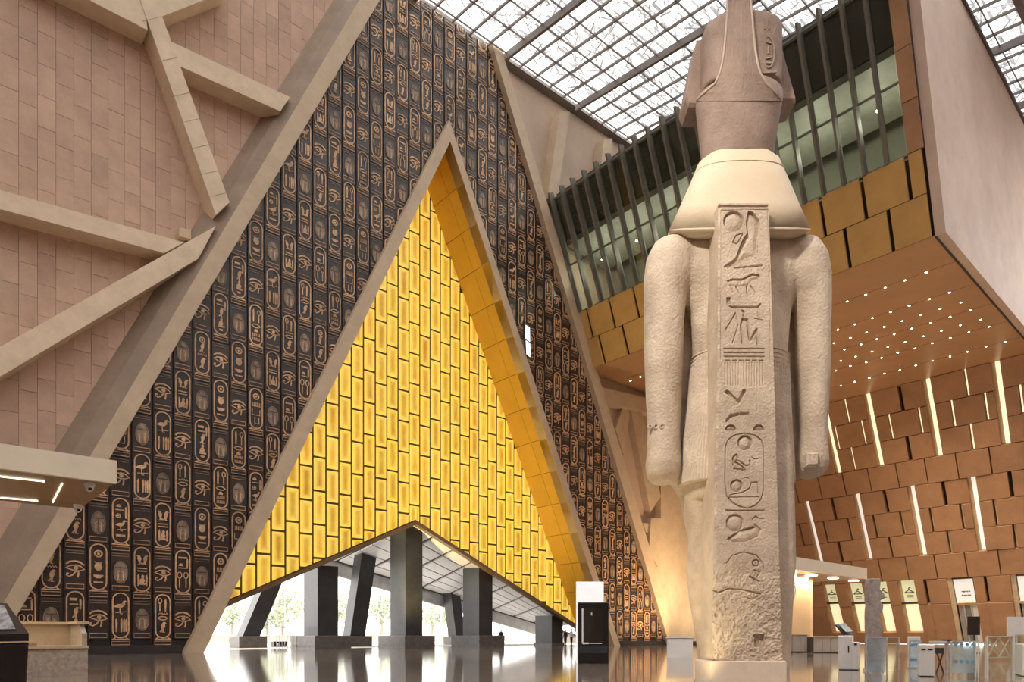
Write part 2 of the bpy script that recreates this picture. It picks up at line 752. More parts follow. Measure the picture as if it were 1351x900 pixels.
YB = YC - 1.3
trim([(178, -20), (199, -20), (303, 267), (285, 284)], YB - 0.06, YC + 0.05, 'steep sand-coloured beam with panel seams crossing the upper pink wall',
     seams=((193, 40), (285, 284), (217.5, 34), (307.5, 279), [-0.05, 0.17, 0.36, 0.5, 0.64, 0.78, 0.9]))
trim([(20, -50), (195, 40), (190, -14), (60, -82)], YB, YC + 0.05, 'sand beam in the top corner of the pink wall')
trim([(211, 23), (300, -12), (300, -42), (200, -5)], YB, YC + 0.05, 'short sand beam rising right from the steep beam')
trim([(222, 53), (383, 128), (370, 147), (232, 85)], YB, YC + 0.05, 'sand beam linking steep beam and great diagonal')
trim([(-40, 239), (243, 320), (217, 334), (-40, 265)], YB, YC + 0.05, 'long nearly level sand beam on the pink wall')
trim([(-40, 480), (285, 298), (262, 341), (-40, 521)], YB - 0.06, YC + 0.05, 'sand beam rising right across the pink wall to the great diagonal')

# great diagonal beam: front face + two bevels falling back to the cladding
TR[0] += 1
mb = MB()
z0, z1 = 0.0, ZT
yfb = YW - 0.6
# left rim measured on the cladding plane, ridge halfway
rows = []
for k_ in (0, 1):
    pr3, pm3, pl3 = [((lerp_at(l_, 0), 0.0) if k_ == 0 else top_of(l_)) for l_ in (L_big_r, L_big_m, L_big_l)]
    rows.append([P3(pr3, yfb), P3(pm3, yfb), P3((pm3[0] * 0.45 + pl3[0] * 0.55 + 0.05, pm3[1] * 0.45 + pl3[1] * 0.55), yfb + 0.62), P3(pl3, YC),
                 P3(pl3, YC + 0.5), P3(pr3, YC + 0.5)])
vs = rows[0] + rows[1]
n = 6
fs = [(k, (k + 1) % n, n + (k + 1) % n, n + k) for k in range(n)] + [tuple(range(n))[::-1], tuple(range(n, 2 * n))]
mb.add(vs, fs)
mb.mi[1] = mb.mi[2] = 1  # both bevels are darker than the front face
struct(mb.build('trim_%d' % TR[0], [M_BEAM, mat('taupe_bevel', (0.30, 0.225, 0.165), 0.65, 0.1, 0.6)]), 'great diagonal sand-coloured beam bordering the cartouche wall')

# right leg of the great triangle
TR[0] += 1
mb = slab([(lerp_at(L_leg_l, 0), 0), (lerp_at(L_leg_r, 0), 0), top_of(L_leg_r), top_of(L_leg_l)], YF, YC + 0.3)
struct(mb.build('trim_%d' % TR[0], M_BEAM), 'slanting sand-coloured beam bordering the cartouche wall beside the glazed gallery')

# ---- cartouche wall
wb = setting('wall_back', 'dark basalt wall covered in bronze cartouches around the golden portal')
blx, brx = lerp_at(L_big_r, 0), lerp_at(L_leg_l, 0)
tlx, trx = lerp_at(L_big_r, ZT), lerp_at(L_leg_l, ZT)
back_poly = [(blx - 0.3, 0), OUTL0, AP_OUT, OUTR0, (brx + 0.3, 0), (trx + 0.3, ZT), (tlx - 0.3, ZT)]
OUTLh = (OUTL0[0] + 0.3, 0)
mb = slab([(blx - 0.3, 0), (OUTL0[0] + 0.3, 0), (AP_OUT[0], AP_OUT[1] - 0.5), (OUTR0[0] - 0.3, 0), (brx + 0.2, 0), top_of(L_leg_l), top_of(L_big_r)], YW + 0.1, YW + 0.55)
mb.build('backing', mat('joint_black', (0.02, 0.016, 0.015), 0.5), wb)

# --- relief library (tile frame: x right, z up, relief towards -y)
HGT = 0.045


def ribbon(mb, pts, w, mi=1, closed=False, h=HGT):
    P = [np.array(p, float) for p in pts]
    n = len(P)
    Lf, Rt = [], []
    for k in range(n):
        if closed:
            a, b = P[k - 1], P[(k + 1) % n]
        else:
            a, b = P[max(k - 1, 0)], P[min(k + 1, n - 1)]
        d = b - a
        d = d / (np.linalg.norm(d) or 1)
        nrm = np.array([-d[1], d[0]]) * w / 2
        Lf.append(P[k] + nrm)
        Rt.append(P[k] - nrm)
    vs = []
    for k in range(n):
        vs += [(Lf[k][0], -h, Lf[k][1]), (Rt[k][0], -h, Rt[k][1]), (Lf[k][0], 0, Lf[k][1]), (Rt[k][0], 0, Rt[k][1])]
    fs = []
    m = n if closed else n - 1
    for k in range(m):
        a, b = 4 * k, 4 * ((k + 1) % n)
        fs += [(a, b, b + 1, a + 1), (a, a + 2, b + 2, b), (a + 1, b + 1, b + 3, a + 3)]
    if not closed:
        e = 4 * (n - 1)
        fs += [(0, 1, 3, 2), (e, e + 2, e + 3, e + 1)]
    mb.add(vs, fs, mi)


def plate(mb, pts, mi=1, h=HGT):
    n = len(pts)
    vs = [(p[0], -h, p[1]) for p in pts] + [(p[0], 0, p[1]) for p in pts]
    fs = [tuple(range(n))] + [(k, n + k, n + (k + 1) % n, (k + 1) % n) for k in range(n)]
    mb.add(vs, fs, mi)


def circ(cx, cz, rx, rz, n=12, a0=0.0, a1=2 * math.pi, end=False):
    m = n if not end else n - 1
    return [(cx + rx * math.cos(a0 + (a1 - a0) * k / m), cz + rz * math.sin(a0 + (a1 - a0) * k / m)) for k in range(n)]


def g_disc(mb, x, z, s):
    ribbon(mb, circ(x, z, s * 0.42, s * 0.42, 12), s * 0.2, closed=True)
    plate(mb, circ(x, z, s * 0.18, s * 0.18, 8))


def g_bar(mb, x, z, w, h):
    plate(mb, [(x - w / 2, z - h / 2), (x + w / 2, z - h / 2), (x + w / 2, z + h / 2), (x - w / 2, z + h / 2)])


def g_mouth(mb, x, z, w, h):
    pts = [(x - w / 2, z), (x - w / 4, z + h * 0.42), (x, z + h / 2), (x + w / 4, z + h * 0.42), (x + w / 2, z), (x + w / 4, z - h * 0.42), (x, z - h / 2), (x - w / 4, z - h * 0.42)]
    ribbon(mb, pts, h * 0.28, closed=True)


def g_reed(mb, x, z, h, lean=0.0):
    plate(mb, [(x - 0.035, z - h / 2), (x + 0.035, z - h / 2), (x + 0.06 + lean, z + h * 0.2), (x + 0.03 + lean, z + h / 2), (x - 0.05 + lean, z + h * 0.38)])


def g_loop(mb, x, z, h):
    ribbon(mb, circ(x, z + h * 0.3, h * 0.13, h * 0.2, 9), 0.05, closed=True)
    g_bar(mb, x, z - h * 0.2, 0.06, h * 0.6)


def g_bird(mb, x, z, s, flip=1):
    pts = [(-0.32, -0.42), (-0.12, -0.2), (-0.2, 0.12), (-0.1, 0.34), (0.0, 0.5), (0.18, 0.5), (0.3, 0.38), (0.14, 0.36), (0.18, 0.1), (0.06, -0.2), (0.04, -0.42), (0.2, -0.5), (-0.1, -0.5), (-0.05, -0.3), (-0.2, -0.5)]
    plate(mb, [(x + flip * p[0] * s, z + p[1] * s) for p in pts])


def g_ibis(mb, x, z, s):
    plate(mb, [(x + p[0] * s, z + p[1] * s) for p in [(-0.45, 0.0), (-0.2, 0.18), (0.1, 0.22), (0.15, 0.42), (0.3, 0.46), (0.48, 0.3), (0.28, 0.34), (0.28, 0.12), (0.08, -0.08), (-0.2, -0.08)]])
    ribbon(mb, [(x - 0.05 * s, z - 0.06 * s), (x - 0.02 * s, z - 0.5 * s), (x + 0.12 * s, z - 0.5 * s)], 0.05 * s + 0.015)
    ribbon(mb, [(x - 0.32 * s, z - 0.42 * s), (x + 0.38 * s, z - 0.34 * s)], 0.04)


def g_seat(mb, x, z, s, flip=1):
    plate(mb, [(x + flip * p[0] * s, z + p[1] * s) for p in [(-0.3, -0.5), (0.35, -0.5), (0.35, -0.36), (0.12, -0.3), (0.22, -0.1), (0.1, 0.15), (0.16, 0.36), (0.0, 0.5), (-0.12, 0.36), (-0.08, 0.16), (-0.22, 0.0), (-0.26, -0.3)]])


def g_basket(mb, x, z, w, h):
    plate(mb, circ(x, z + h / 2, w / 2, h, 9, math.pi, 2 * math.pi, True))


def g_loaf(mb, x, z, w, h):
    plate(mb, circ(x, z - h / 2, w / 2, h, 9, 0, math.pi, True))


def g_water(mb, x, z, w):
    pts = [(x - w / 2 + w * k / 8, z + (0.05 if k % 2 else -0.05)) for k in range(9)]
    ribbon(mb, pts, 0.05)


def g_cup(mb, x, z, w, h):
    ribbon(mb, [(x - w / 2, z + h / 2), (x - w / 2, z - h / 2), (x + w / 2, z - h / 2), (x + w / 2, z + h / 2)], 0.05)


def g_comb(mb, x, z, w, h):
    g_bar(mb, x, z - h * 0.42, w, h * 0.16)
    for k in range(6):
        g_bar(mb, x - w * 0.42 + k * w * 0.168, z + h * 0.05, w * 0.07, h * 0.7)


def g_beetle(mb, x, z, s):
    plate(mb, circ(x, z, s * 0.3, s * 0.36, 10))
    ribbon(mb, [(x - 0.3 * s, z + 0.4 * s), (x - 0.12 * s, z + 0.28 * s)], 0.05)
    ribbon(mb, [(x + 0.3 * s, z + 0.4 * s), (x + 0.12 * s, z + 0.28 * s)], 0.05)


# (draw fn, args) rows of each cartouche, coordinates inside the ring (x -0.3..0.3, z -1.05..1.05)
def cart_rows(k, mb):
    if k == 0:
        g_loop(mb, -0.16, 0.68, 0.75); g_reed(mb, 0.14, 0.66, 0.75); g_water(mb, 0.02, 0.14, 0.5); g_mouth(mb, 0, -0.12, 0.55, 0.2); g_bird(mb, 0.02, -0.66, 0.62)
    elif k == 1:
        g_bar(mb, -0.08, 0.86, 0.34, 0.14); g_bar(mb, -0.06, 0.58, 0.4, 0.07); g_reed(mb, 0.25, 0.6, 0.6); g_bird(mb, 0.04, 0.12, 0.6); g_seat(mb, 0.02, -0.5, 0.62); g_basket(mb, 0.02, -0.98, 0.26, 0.14)
    elif k == 2:
        g_disc(mb, 0, 0.78, 0.4); g_comb(mb, 0.02, 0.28, 0.52, 0.3); g_cup(mb, 0, -0.24, 0.5, 0.36); g_cup(mb, 0.05, -0.76, 0.26, 0.4)
    elif k == 3:
        g_bird(mb, -0.15, 0.55, 0.55, -1); g_bird(mb, 0.17, 0.55, 0.55); g_bar(mb, 0, 0.06, 0.5, 0.06); g_bar(mb, 0, -0.1, 0.5, 0.06); g_reed(mb, -0.2, -0.62, 0.7); g_seat(mb, 0.02, -0.6, 0.6); g_reed(mb, 0.23, -0.62, 0.66)
    elif k == 4:
        g_disc(mb, 0, 0.8, 0.36); g_bird(mb, 0.02, 0.32, 0.58); g_water(mb, 0, -0.12, 0.52); g_bird(mb, 0.04, -0.62, 0.66)
    elif k == 5:
        g_reed(mb, -0.17, 0.6, 0.85); g_loop(mb, 0.18, 0.58, 0.8); g_mouth(mb, 0, -0.06, 0.55, 0.22); g_loaf(mb, 0, -0.36, 0.26, 0.2); g_comb(mb, 0, -0.62, 0.52, 0.2); g_comb(mb, 0, -0.9, 0.52, 0.2)
    elif k == 6:
        g_ibis(mb, 0, 0.5, 0.8); g_reed(mb, -0.22, -0.55, 0.8); g_reed(mb, 0.04, -0.55, 0.8); g_reed(mb, 0.17, -0.55, 0.8); g_reed(mb, 0.28, -0.55, 0.76)
    elif k == 7:
        g_bar(mb, 0, 0.84, 0.48, 0.1); g_reed(mb, 0.25, 0.5, 0.6); g_loaf(mb, -0.1, 0.42, 0.26, 0.16); g_bar(mb, -0.04, 0.22, 0.4, 0.06); g_loop(mb, -0.18, -0.5, 0.95); g_loop(mb, 0.18, -0.5, 0.95)
    elif k == 8:
        g_disc(mb, 0, 0.74, 0.42); g_beetle(mb, 0, 0.02, 0.66); g_basket(mb, 0, -0.55, 0.5, 0.2); g_bar(mb, 0, -0.86, 0.46, 0.08)
    elif k == 9:
        g_loaf(mb, -0.1, 0.86, 0.26, 0.16); g_bar(mb, -0.04, 0.62, 0.42, 0.06); g_reed(mb, 0.26, 0.5, 0.7); g_disc(mb, -0.12, 0.28, 0.26); g_ibis(mb, 0.02, -0.25, 0.66); g_bar(mb, 0, -0.84, 0.46, 0.12)


TW, TA, TB = 1.11, 3.10, 2.32
PER = TA + TB


def slab_part(mb, h):
    w = TW - 0.085
    mb.cham([Vector((a * w / 2, 0.10, b * (h / 2 - 0.012))) for (a, b) in ((-1, -1), (1, -1), (1, 1), (-1, 1))], (0, -0.10, 0), 0.012, 0)


def strip(mb, z, h=0.22, w=0.84, mi=1):
    ribbon(mb, [(-w / 2, z - h / 2), (w / 2, z - h / 2), (w / 2, z + h / 2), (-w / 2, z + h / 2)], 0.035, mi, True, 0.03)


def cart_tile(k):
    mb = MB()
    slab_part(mb, TA)
    zc = 0.22
    pts = circ(0, zc + 0.88, 0.40, 0.40, 9, 0, math.pi, True) + circ(0, zc - 0.88, 0.40, 0.40, 9, math.pi, 2 * math.pi, True)
    ribbon(mb, pts, 0.07, closed=True, h=0.06)
    ribbon(mb, [(-0.44, zc - 1.36), (0.44, zc - 1.36)], 0.06, h=0.06)
    ribbon(mb, [(-0.36, zc - 1.33), (-0.2, zc - 1.22)], 0.05)
    ribbon(mb, [(0.36, zc - 1.33), (0.2, zc - 1.22)], 0.05)
    strip(mb, -1.36, 0.2, 0.88)
    sub = MB()
    cart_rows(k, sub)
    mb.add([(p[0], p[1], p[2] + zc) for p in sub.v], sub.f, 1)
    return mb


def eye_tile():
    mb = MB()
    slab_part(mb, TB)
    strip(mb, -0.92, 0.24)
    strip(mb, 0.98, 0.14, mi=2)
    s = 0.92
    q = lambda L: [(p[0] * s, p[1] * s + 0.05) for p in L]
    ribbon(mb, q([(-0.46, 0.26), (-0.3, 0.4), (-0.02, 0.46), (0.25, 0.4), (0.46, 0.22)]), 0.09)
    ribbon(mb, q([(-0.48, 0.02), (-0.25, 0.17), (0.05, 0.22), (0.3, 0.14), (0.48, -0.02), (0.22, -0.12), (-0.05, -0.12), (-0.3, -0.03)]), 0.065, closed=True)
    plate(mb, [(p[0] * s, p[1] * s + 0.05) for p in circ(0.04, 0.05, 0.12, 0.12, 10)])
    ribbon(mb, q([(0.16, -0.12), (0.17, -0.34), (0.12, -0.52)]), 0.08)
    ribbon(mb, q([(0.06, -0.12), (-0.1, -0.36), (-0.3, -0.48), (-0.44, -0.4), (-0.42, -0.28), (-0.32, -0.3)]), 0.07)
    return mb


def scarab_tile():
    mb = MB()
    slab_part(mb, TB)
    strip(mb, -0.92, 0.24)
    strip(mb, 0.98, 0.14, mi=2)
    plate(mb, [(p[0], p[1]) for p in circ(0, -0.02, 0.30, 0.56, 16)], 2, 0.035)
    plate(mb, circ(0, 0.42, 0.15, 0.14, 10), 2, 0.055)
    ribbon(mb, circ(0, -0.02, 0.34, 0.62, 18), 0.05, 2, True, 0.05)
    ribbon(mb, [(0, 0.24), (0, -0.52)], 0.03, 0, False, 0.045)
    ribbon(mb, [(-0.26, 0.24), (0.26, 0.24)], 0.04, 0, False, 0.045)
    for sx in (-1, 1):
        ribbon(mb, [(sx * 0.12, -0.1), (sx * 0.14, -0.5)], 0.05, 1, False, 0.045)
        ribbon(mb, [(sx * 0.06, 0.06), (sx * 0.2, -0.1)], 0.04, 1, False, 0.045)
    return mb


TM = [M_SLAB, M_BRONZE, M_DULL]
CART = [cart_tile(k) for k in range(10)]
CART_ME = [c.mesh('cartouche_tile', TM) for c in CART]
EYE, SCA = eye_tile(), scarab_tile()
EYE_ME, SCA_ME = EYE.mesh('eye_tile', TM), SCA.mesh('scarab_tile', TM)

h_big = half(L_big_r[0], L_big_r[1], (30, 5))
h_leg = half(L_leg_l[0], L_leg_l[1], (30, 5))
h_ol = half(AP_OUT, OUTL0, (0, 20))                   # outside the portal, left of it
h_or = half(AP_OUT, OUTR0, (80, 20))


def cut_mesh(me, loc, planes):
    """bisect a copy of a tile by facade half-planes (kept side positive)"""
    bm = bmesh.new()
    bm.from_mesh(me)
    for (a, b, c) in planes:
        c2 = c + a * loc[0] + b * loc[2]
        no = Vector((a, 0, b))
        co = -no * c2
        bmesh.ops.bisect_plane(bm, geom=bm.verts[:] + bm.edges[:] + bm.faces[:], plane_co=co, plane_no=no, clear_inner=True)
    return bm


# column joints read off the photograph: left joint of one column at pixel 145.6 on the wall plane
X0 = on_y(144.5, 790, YW).x
zb = on_y(160, 853, YW).z
tiles = []
kmin, kmax = -14, 48
for k in range(kmin, kmax):
    xc = X0 + TW * (k + 0.5)
    shift = 0.0 if k % 2 == 0 else PER / 2
    z = zb - 2 * PER + shift
    r = 0
    while z < ZT:
        for (h, kind) in ((TA, 'c'), (TB, 's')):
            zc = z + h / 2
            if z > -0.6:
                tiles.append((xc, zc, h, kind, k, r))
            z += h
        r += 1
todo = []
for (xc, zc, h, kind, k, r) in tiles:
    w2, h2 = TW / 2, h / 2
    cs = [(xc + a * w2, zc + b * h2) for a in (-1, 1) for b in (-1, 1)]
    if zc - h2 > roof_z(xc, YW) + 0.3:
        continue
    planes = []
    out = False
    for hp in (h_big, h_leg, h_roof):
        vals = [lineval(hp, c) for c in cs]
        if max(vals) < 0:
            out = True
        elif min(vals) < 0:
            planes.append(hp)
    if out:
        continue
    vl = [lineval(h_ol, c) for c in cs]
    vr = [lineval(h_or, c) for c in cs]
    mode = 'full'
    if max(vl) <= 0 and max(vr) <= 0:
        continue
    if min(vl) >= 0 or min(vr) >= 0:
        mode = 'full'
    elif max(vl) > 0 and max(vr) <= 0:
        planes.append(h_ol)
    elif max(vr) > 0 and max(vl) <= 0:
        planes.append(h_or)
    else:
        mode = 'both'
    if zc - h2 < 0.02:
        planes.append((0, 1, -0.02))
    px, py, Z = px_of((xc, YW, zc))
    vis = (-10 < px < 900 and -20 < py < 870)
    todo.append(((1 if vis else 0, 1 / Z), xc, zc, h, kind, k, r, planes, mode))
todo.sort(key=lambda t: t[0], reverse=True)
rest_bm = bmesh.new()
cnt = {'c': 0, 'e': 0, 's': 0}
for (key, xc, zc, h, kind, k, r, planes, mode) in todo:
    if kind == 'c':
        me = CART_ME[(k * 7 + r * 3 + (k // 4)) % 10]
        nm, ck = 'cartouche_tile', 'c'
    else:
        e = (k + 2 * r + (1 if k % 2 else 0)) // 2 % 2
        me, nm, ck = (EYE_ME, 'eye_tile', 'e') if e else (SCA_ME, 'scarab_tile', 's')
    loc = (xc, YW + random.uniform(-0.008, 0.008), zc)
    if planes or mode == 'both':
        if mode == 'both':
            bm = cut_mesh(me, loc, planes + [h_ol])
            b2 = cut_mesh(me, loc, planes + [(-h_ol[0], -h_ol[1], -h_ol[2]), h_or])
            tmp = bpy.data.meshes.new('tmp')
            b2.to_mesh(tmp)
            b2.free()
            bm.from_mesh(tmp)
            bpy.data.meshes.remove(tmp)
        else:
            bm = cut_mesh(me, loc, planes)
        if len(bm.faces) == 0:
            bm.free()
            continue
        m2 = bpy.data.meshes.new(nm)
        bm.to_mesh(m2)
        bm.free()
        for m_ in TM:
            m2.materials.append(m_)
        me = m2
    if cnt[ck] < 300 and key[0]:
        o = link(nm, me, wb)
        o.location = loc
        cnt[ck] += 1
    else:
        t = me.copy()
        t.transform(Matrix.Translation(loc))
        rest_bm.from_mesh(t)
        bpy.data.meshes.remove(t)
if len(rest_bm.faces):
    rm = bpy.data.meshes.new('relief_tile_field')
    rest_bm.to_mesh(rm)
    for m_ in TM:
        rm.materials.append(m_)
    link('relief_tile_field', rm, wb)['kind'] = 'stuff'
rest_bm.free()

# plain dark plinth at the foot of the cartouche wall
pm = MB()
for (xa, xb) in ((blx - 0.2, OUTL0[0]), (OUTR0[0], brx)):
    pm.prism([(xa, YW - 0.12, 0), (xb, YW - 0.12, 0), (xb, YW - 0.12, 0.5), (xa, YW - 0.12, 0.5)], (0, 0.25, 0))
struct(pm.build('baseboard_back', mat('plinth_basalt', (0.035, 0.032, 0.034), 0.3)), 'dark plain plinth at the foot of the cartouche wall')

# small lit slot window in the cartouche wall
w1 = setting('window_1', 'small bright slot window in the dark cartouche wall')
q = [on_y(px, py, YW - 0.1) for (px, py) in ((691, 427), (699, 432), (700, 474), (693, 468))]
MB().prism(q, (0, 0.08, 0)).build('pane', mat('lit_window', (0.9, 0.92, 0.95), 0.3, 0.02, emit=(0.95, 0.97, 1), estr=0.8), w1)
fm = MB()
for i in range(4):
    fm.bar(q[i], q[(i + 1) % 4], 0.09, 0.25, up=(0, 1, 0))
fm.bar((q[0] + q[3]) / 2, (q[1] + q[2]) / 2, 0.07, 0.22, up=(0, 1, 0))
fm.build('frame', mat('window_frame_dark', (0.10, 0.09, 0.085), 0.5), w1)

# ---- portal: front frame, gold reveals, gold block wall
TR[0] += 1
mb = slab([OUTL0, INL0, AP_IN, AP_OUT], YF, YW + 0.5)
mb2 = slab([AP_OUT, AP_IN, INR0, OUTR0], YF, YW + 0.5)
fr = setting('trim_%d' % TR[0], 'sand-coloured triangular frame around the golden portal')
mb.build('left_jamb', M_BEAM, fr)
mb2.build('right_jamb', M_BEAM, fr)

rv = setting('wall_reveal', 'smooth gold panels lining the inside of the triangular portal')


def reveal(p0, p1, inward):
    """panels along a portal leg from p0 (foot) to p1 (apex); inward is the 2D direction into the opening"""
    L = math.hypot(p1[0] - p0[0], p1[1] - p0[1])
    n = int(L / 2.9)
    d = ((p1[0] - p0[0]) / n, (p1[1] - p0[1]) / n)
    ys = [YF + 0.05, YF + 2.1, YG + 0.4]
    for k in range(n):
        for j in range(2):
            g = 0.006
            a = (p0[0] + d[0] * (k + g), p0[1] + d[1] * (k + g))
            b = (p0[0] + d[0] * (k + 1 - g), p0[1] + d[1] * (k + 1 - g))
            ya, yb = ys[j] + g * 2, ys[j + 1] - g * 2
            quad = [P3(a, ya), P3(b, ya), P3(b, yb), P3(a, yb)]
            o = MB().cham(quad, (inward[0] * 0.12, 0, inward[1] * 0.12), 0.01).build('gold_panel', M_REVEAL, rv)


def perp_in(p0, p1):
    h = half(p0, p1, CEN)
    return (h[0], h[1])


ir, il = perp_in(INR0, AP_IN), perp_in(INL0, AP_IN)
sh = lambda p, n_, k: (p[0] + n_[0] * k, p[1] + n_[1] * k)
reveal(sh(INR0, ir, -0.12), sh(AP_IN, ir, -0.12), ir)
reveal(sh(INL0, il, -0.12), sh(AP_IN, il, -0.12), il)
bk = MB()
for (a, b, nn) in ((INR0, AP_IN, ir), (INL0, AP_IN, il)):
    bk.prism([P3(sh(a, nn, -0.5), YF + 0.3), P3(sh(b, nn, -0.5), YF + 0.3), P3(sh(b, nn, -0.5), YG + 0.45), P3(sh(a, nn, -0.5), YG + 0.45)], (nn[0] * 0.38, 0, nn[1] * 0.38))
bk.build('lining', M_GOLDJ, rv)

wg = setting('wall_portal', 'glowing golden onyx block wall filling the triangular portal')
GA, GLp, GRp = xz(548, 690, YG), xz(300, 797, YG), xz(757, 825, YG)
h_gl = half(GLp, GA, (GA[0], 30))
h_gr = half(GRp, GA, (GA[0], 30))
h_il = half(INL0, AP_IN, CEN)
h_ir = half(INR0, AP_IN, CEN)
GW, GH = 1.055, 2.52
gx0 = on_y(510, 400, YG).x
zj = on_y(486.7, 460.7, YG).z           # one bed joint in the column left of gx0 + GW
gcells = []
for k in range(-30, 30):
    xa, xb = gx0 + k * GW, gx0 + (k + 1) * GW
    base = zj + (0.0 if k % 2 else -0.69 * GH)
    # column k=-2 (left of gx0 by two) carries joint zj
    for r in range(-20, 20):
        za = base + r * GH
        g = 0.085
        poly = [(xa + g, za + g), (xb - g, za + g), (xb - g, za + GH - g), (xa + g, za + GH - g)]
        for hh, e in ((h_il, 0.02), (h_ir, 0.02), ):
            poly = clip_poly(poly, hh[0], hh[1], hh[2] - e) if len(poly) > 2 else []
        if len(poly) < 3:
            continue
        # above the inverted V: keep pieces above either slope
        left = clip_poly(poly, 1 * -1, 0, GA[0])        # x <= apex
        right = clip_poly(poly, 1, 0, -GA[0])
        outp = []
        if len(left) > 2:
            left = clip_poly(left, h_gl[0], h_gl[1], h_gl[2] - 0.25)
        if len(right) > 2:
            right = clip_poly(right, h_gr[0], h_gr[1], h_gr[2] - 0.25)
        full = [c for c in (left, right) if len(c) > 2 and area2(c) > 0.03]
        if len(full) == 2 and abs(area2(left) + area2(right) - area2(poly)) < 1e-4:
            full = [poly]
        gcells += full
pieces(gcells, YG, 0.10, 'gold_block', M_GOLD, wg, inset=0.035, jit=0.012, stuffname='gold_block_field',
       hidden=lambda px, py: px < 300 + (797 - py) * 0.482 - 12)
bkp = slab([(INL0[0] + (GLp[0] - INL0[0]) * 0.0, 0), ], 0, 0) if False else None
gb = MB()
gl_at = lambda x: GLp[1] + (GA[1] - GLp[1]) * (x - GLp[0]) / (GA[0] - GLp[0])
pl_ = meet((GLp, GA), (INL0, AP_IN))
pr_ = meet((GRp, GA), (INR0, AP_IN))
gb.prism([P3(pl_, YG), P3(GA, YG), P3(pr_, YG), P3(AP_IN, YG)], (0, 0.35, 0))
gb.build('backing', M_GOLDJ, wg)
ed = MB()
ed.bar(P3(pl_, YG + 0.05), P3(GA, YG + 0.05), 0.55, 0.28, up=(0, 0, 1))
ed.bar(P3(GA, YG + 0.05), P3(pr_, YG + 0.05), 0.55, 0.28, up=(0, 0, 1))
ed.build('edge_beam', mat('bronze_edge', (0.20, 0.13, 0.07), 0.4), wg)

# ---- right part of the facade (beyond the slanting beam): plain cladding, pilasters, lower beams
wr2 = setting('wall_far', 'pale tan wall with pilasters between slanting beam and glazed gallery')
slab([(lerp_at(L_leg_l, 0) + 0.3, 0), (100, 0), (100, roof_z(100, YC)), top_of(L_leg_l)], YC, YC + 0.6).build('cladding', mat('tan_plaster', (0.52, 0.40, 0.30), 0.7, 0.08, 0.3, 0.05, 12), wr2)
for q4 in ([(739, 147), (752, 147), (735, 262), (722, 262)], [(797, 183), (808, 183), (800, 260), (788, 260)], [(842, 205), (852, 205), (846, 260), (836, 260)]):
    MB().prism([on_y(px, py, YC - 1.1) for (px, py) in q4], (0, 1.1, 0)).build('pilaster', M_BEAM, wr2)
for q4, dd in (([(793, 511), (900, 536), (900, 556), (799, 531)], 1.0), ([(823, 534), (833, 536), (823, 600), (812, 566)], 0.5), ([(832, 537), (846, 540), (872, 655), (858, 676)], 0.8),
           ([(849, 690), (866, 692), (866, 704), (852, 703)], 0.7), ([(859, 684), (873, 684), (868, 748), (856, 728)], 1.0), ([(872, 640), (935, 600), (935, 846), (889, 846), (862, 742), (872, 690)], 0.8)):
    MB().prism([on_y(px, py, YC - dd) for (px, py) in q4], (0, dd, 0)).build('beam', M_BEAM, wr2)

# ================================================================== EXTERIOR SEEN UNDER THE GOLD WALL
def column(px_edge, ybase, wx, wy, Y, lean=None, top=20.0, label='', plinth=(3.0, 4.2, 1.05)):
    """px_edge: pixel column of the near vertical edge; Y: facade-parallel plane of its front face"""
    p = on_y(px_edge, ybase, Y)
    X = p.x
    t = thing('portico_column', (X + wx / 2, Y + wy / 2, 0), label, 'column', 'dark columns under the golden portal')
    pl, pd, ph = plinth
    c = Vector((X + wx / 2, Y + wy / 2, 0))
    lx = lean or 0.0
    a = [c + Vector((sx * wx / 2, sy * wy / 2, ph)) for (sx, sy) in ((-1, -1), (1, -1), (1, 1), (-1, 1))]
    b = [p_ + Vector((lx * (top - ph), 0, top - ph)) for p_ in a]
    mb = MB()
    mb.add(a + b, [(3, 2, 1, 0), (4, 5, 6, 7), (0, 1, 5, 4), (1, 2, 6, 5), (2, 3, 7, 6), (3, 0, 4, 7)])
    mb.build('shaft', M_BLACKCOL, t)
    m2 = MB()
    m2.cham([c + Vector((sx * pl / 2, sy * pd / 2, 0.0)) for (sx, sy) in ((-1, -1), (1, -1), (1, 1), (-1, 1))], (0, 0, ph), 0.03)
    m2.build('plinth', mat('grey_granite', (0.13, 0.12, 0.115), 0.3, 0.2, 3), t)
    return t


YP = YG + 0.7
column(535, 850, 1.70, 2.4, YP, top=on_y(535, 697, YP).z, label='dark square column rising to the peak of the gold wall opening')
column(419, 850, 1.70, 2.4, YP, top=on_y(410, 745, YP).z, label='dark square column nearest the portal foot by the cartouche wall')
column(632, 850, 1.60, 2.4, YP, top=on_y(632, 748, YP).z, label='dark square column between peak column and portal corner')
column(728, 850, 1.6, 2.4, YP, top=on_y(728, 812, YP).z, plinth=(1.8, 2.6, 0.3), label='short dark column in the low corner of the portal')
YQ = YG + 11
column(320, 846, 1.5, 1.5, YQ, lean=0.42, top=13, label='leaning louvred column outside behind portal foot', plinth=(2.4, 2.4, 1.0))
column(462, 846, 1.6, 1.5, YQ, lean=0.16, top=10.5, label='leaning dark column outside left of the peak column', plinth=(2.6, 2.4, 1.0))
column(602, 842, 1.3, 1.5, YQ + 3, lean=-0.16, top=8.5, label='leaning dark column outside behind the square columns', plinth=(2.2, 2.2, 0.9))

# sloping portico ceiling between the gold wall edge and the outer beam
pc = setting('ceiling_portico', 'white gridded sloping ceiling outside the gold wall')
fa, fb = P3(GA, YG + 0.35), P3(GRp, YG + 0.35)
YO = YG + 16
ba, bb = on_y(444, 741, YO), on_y(709, 823, YO)
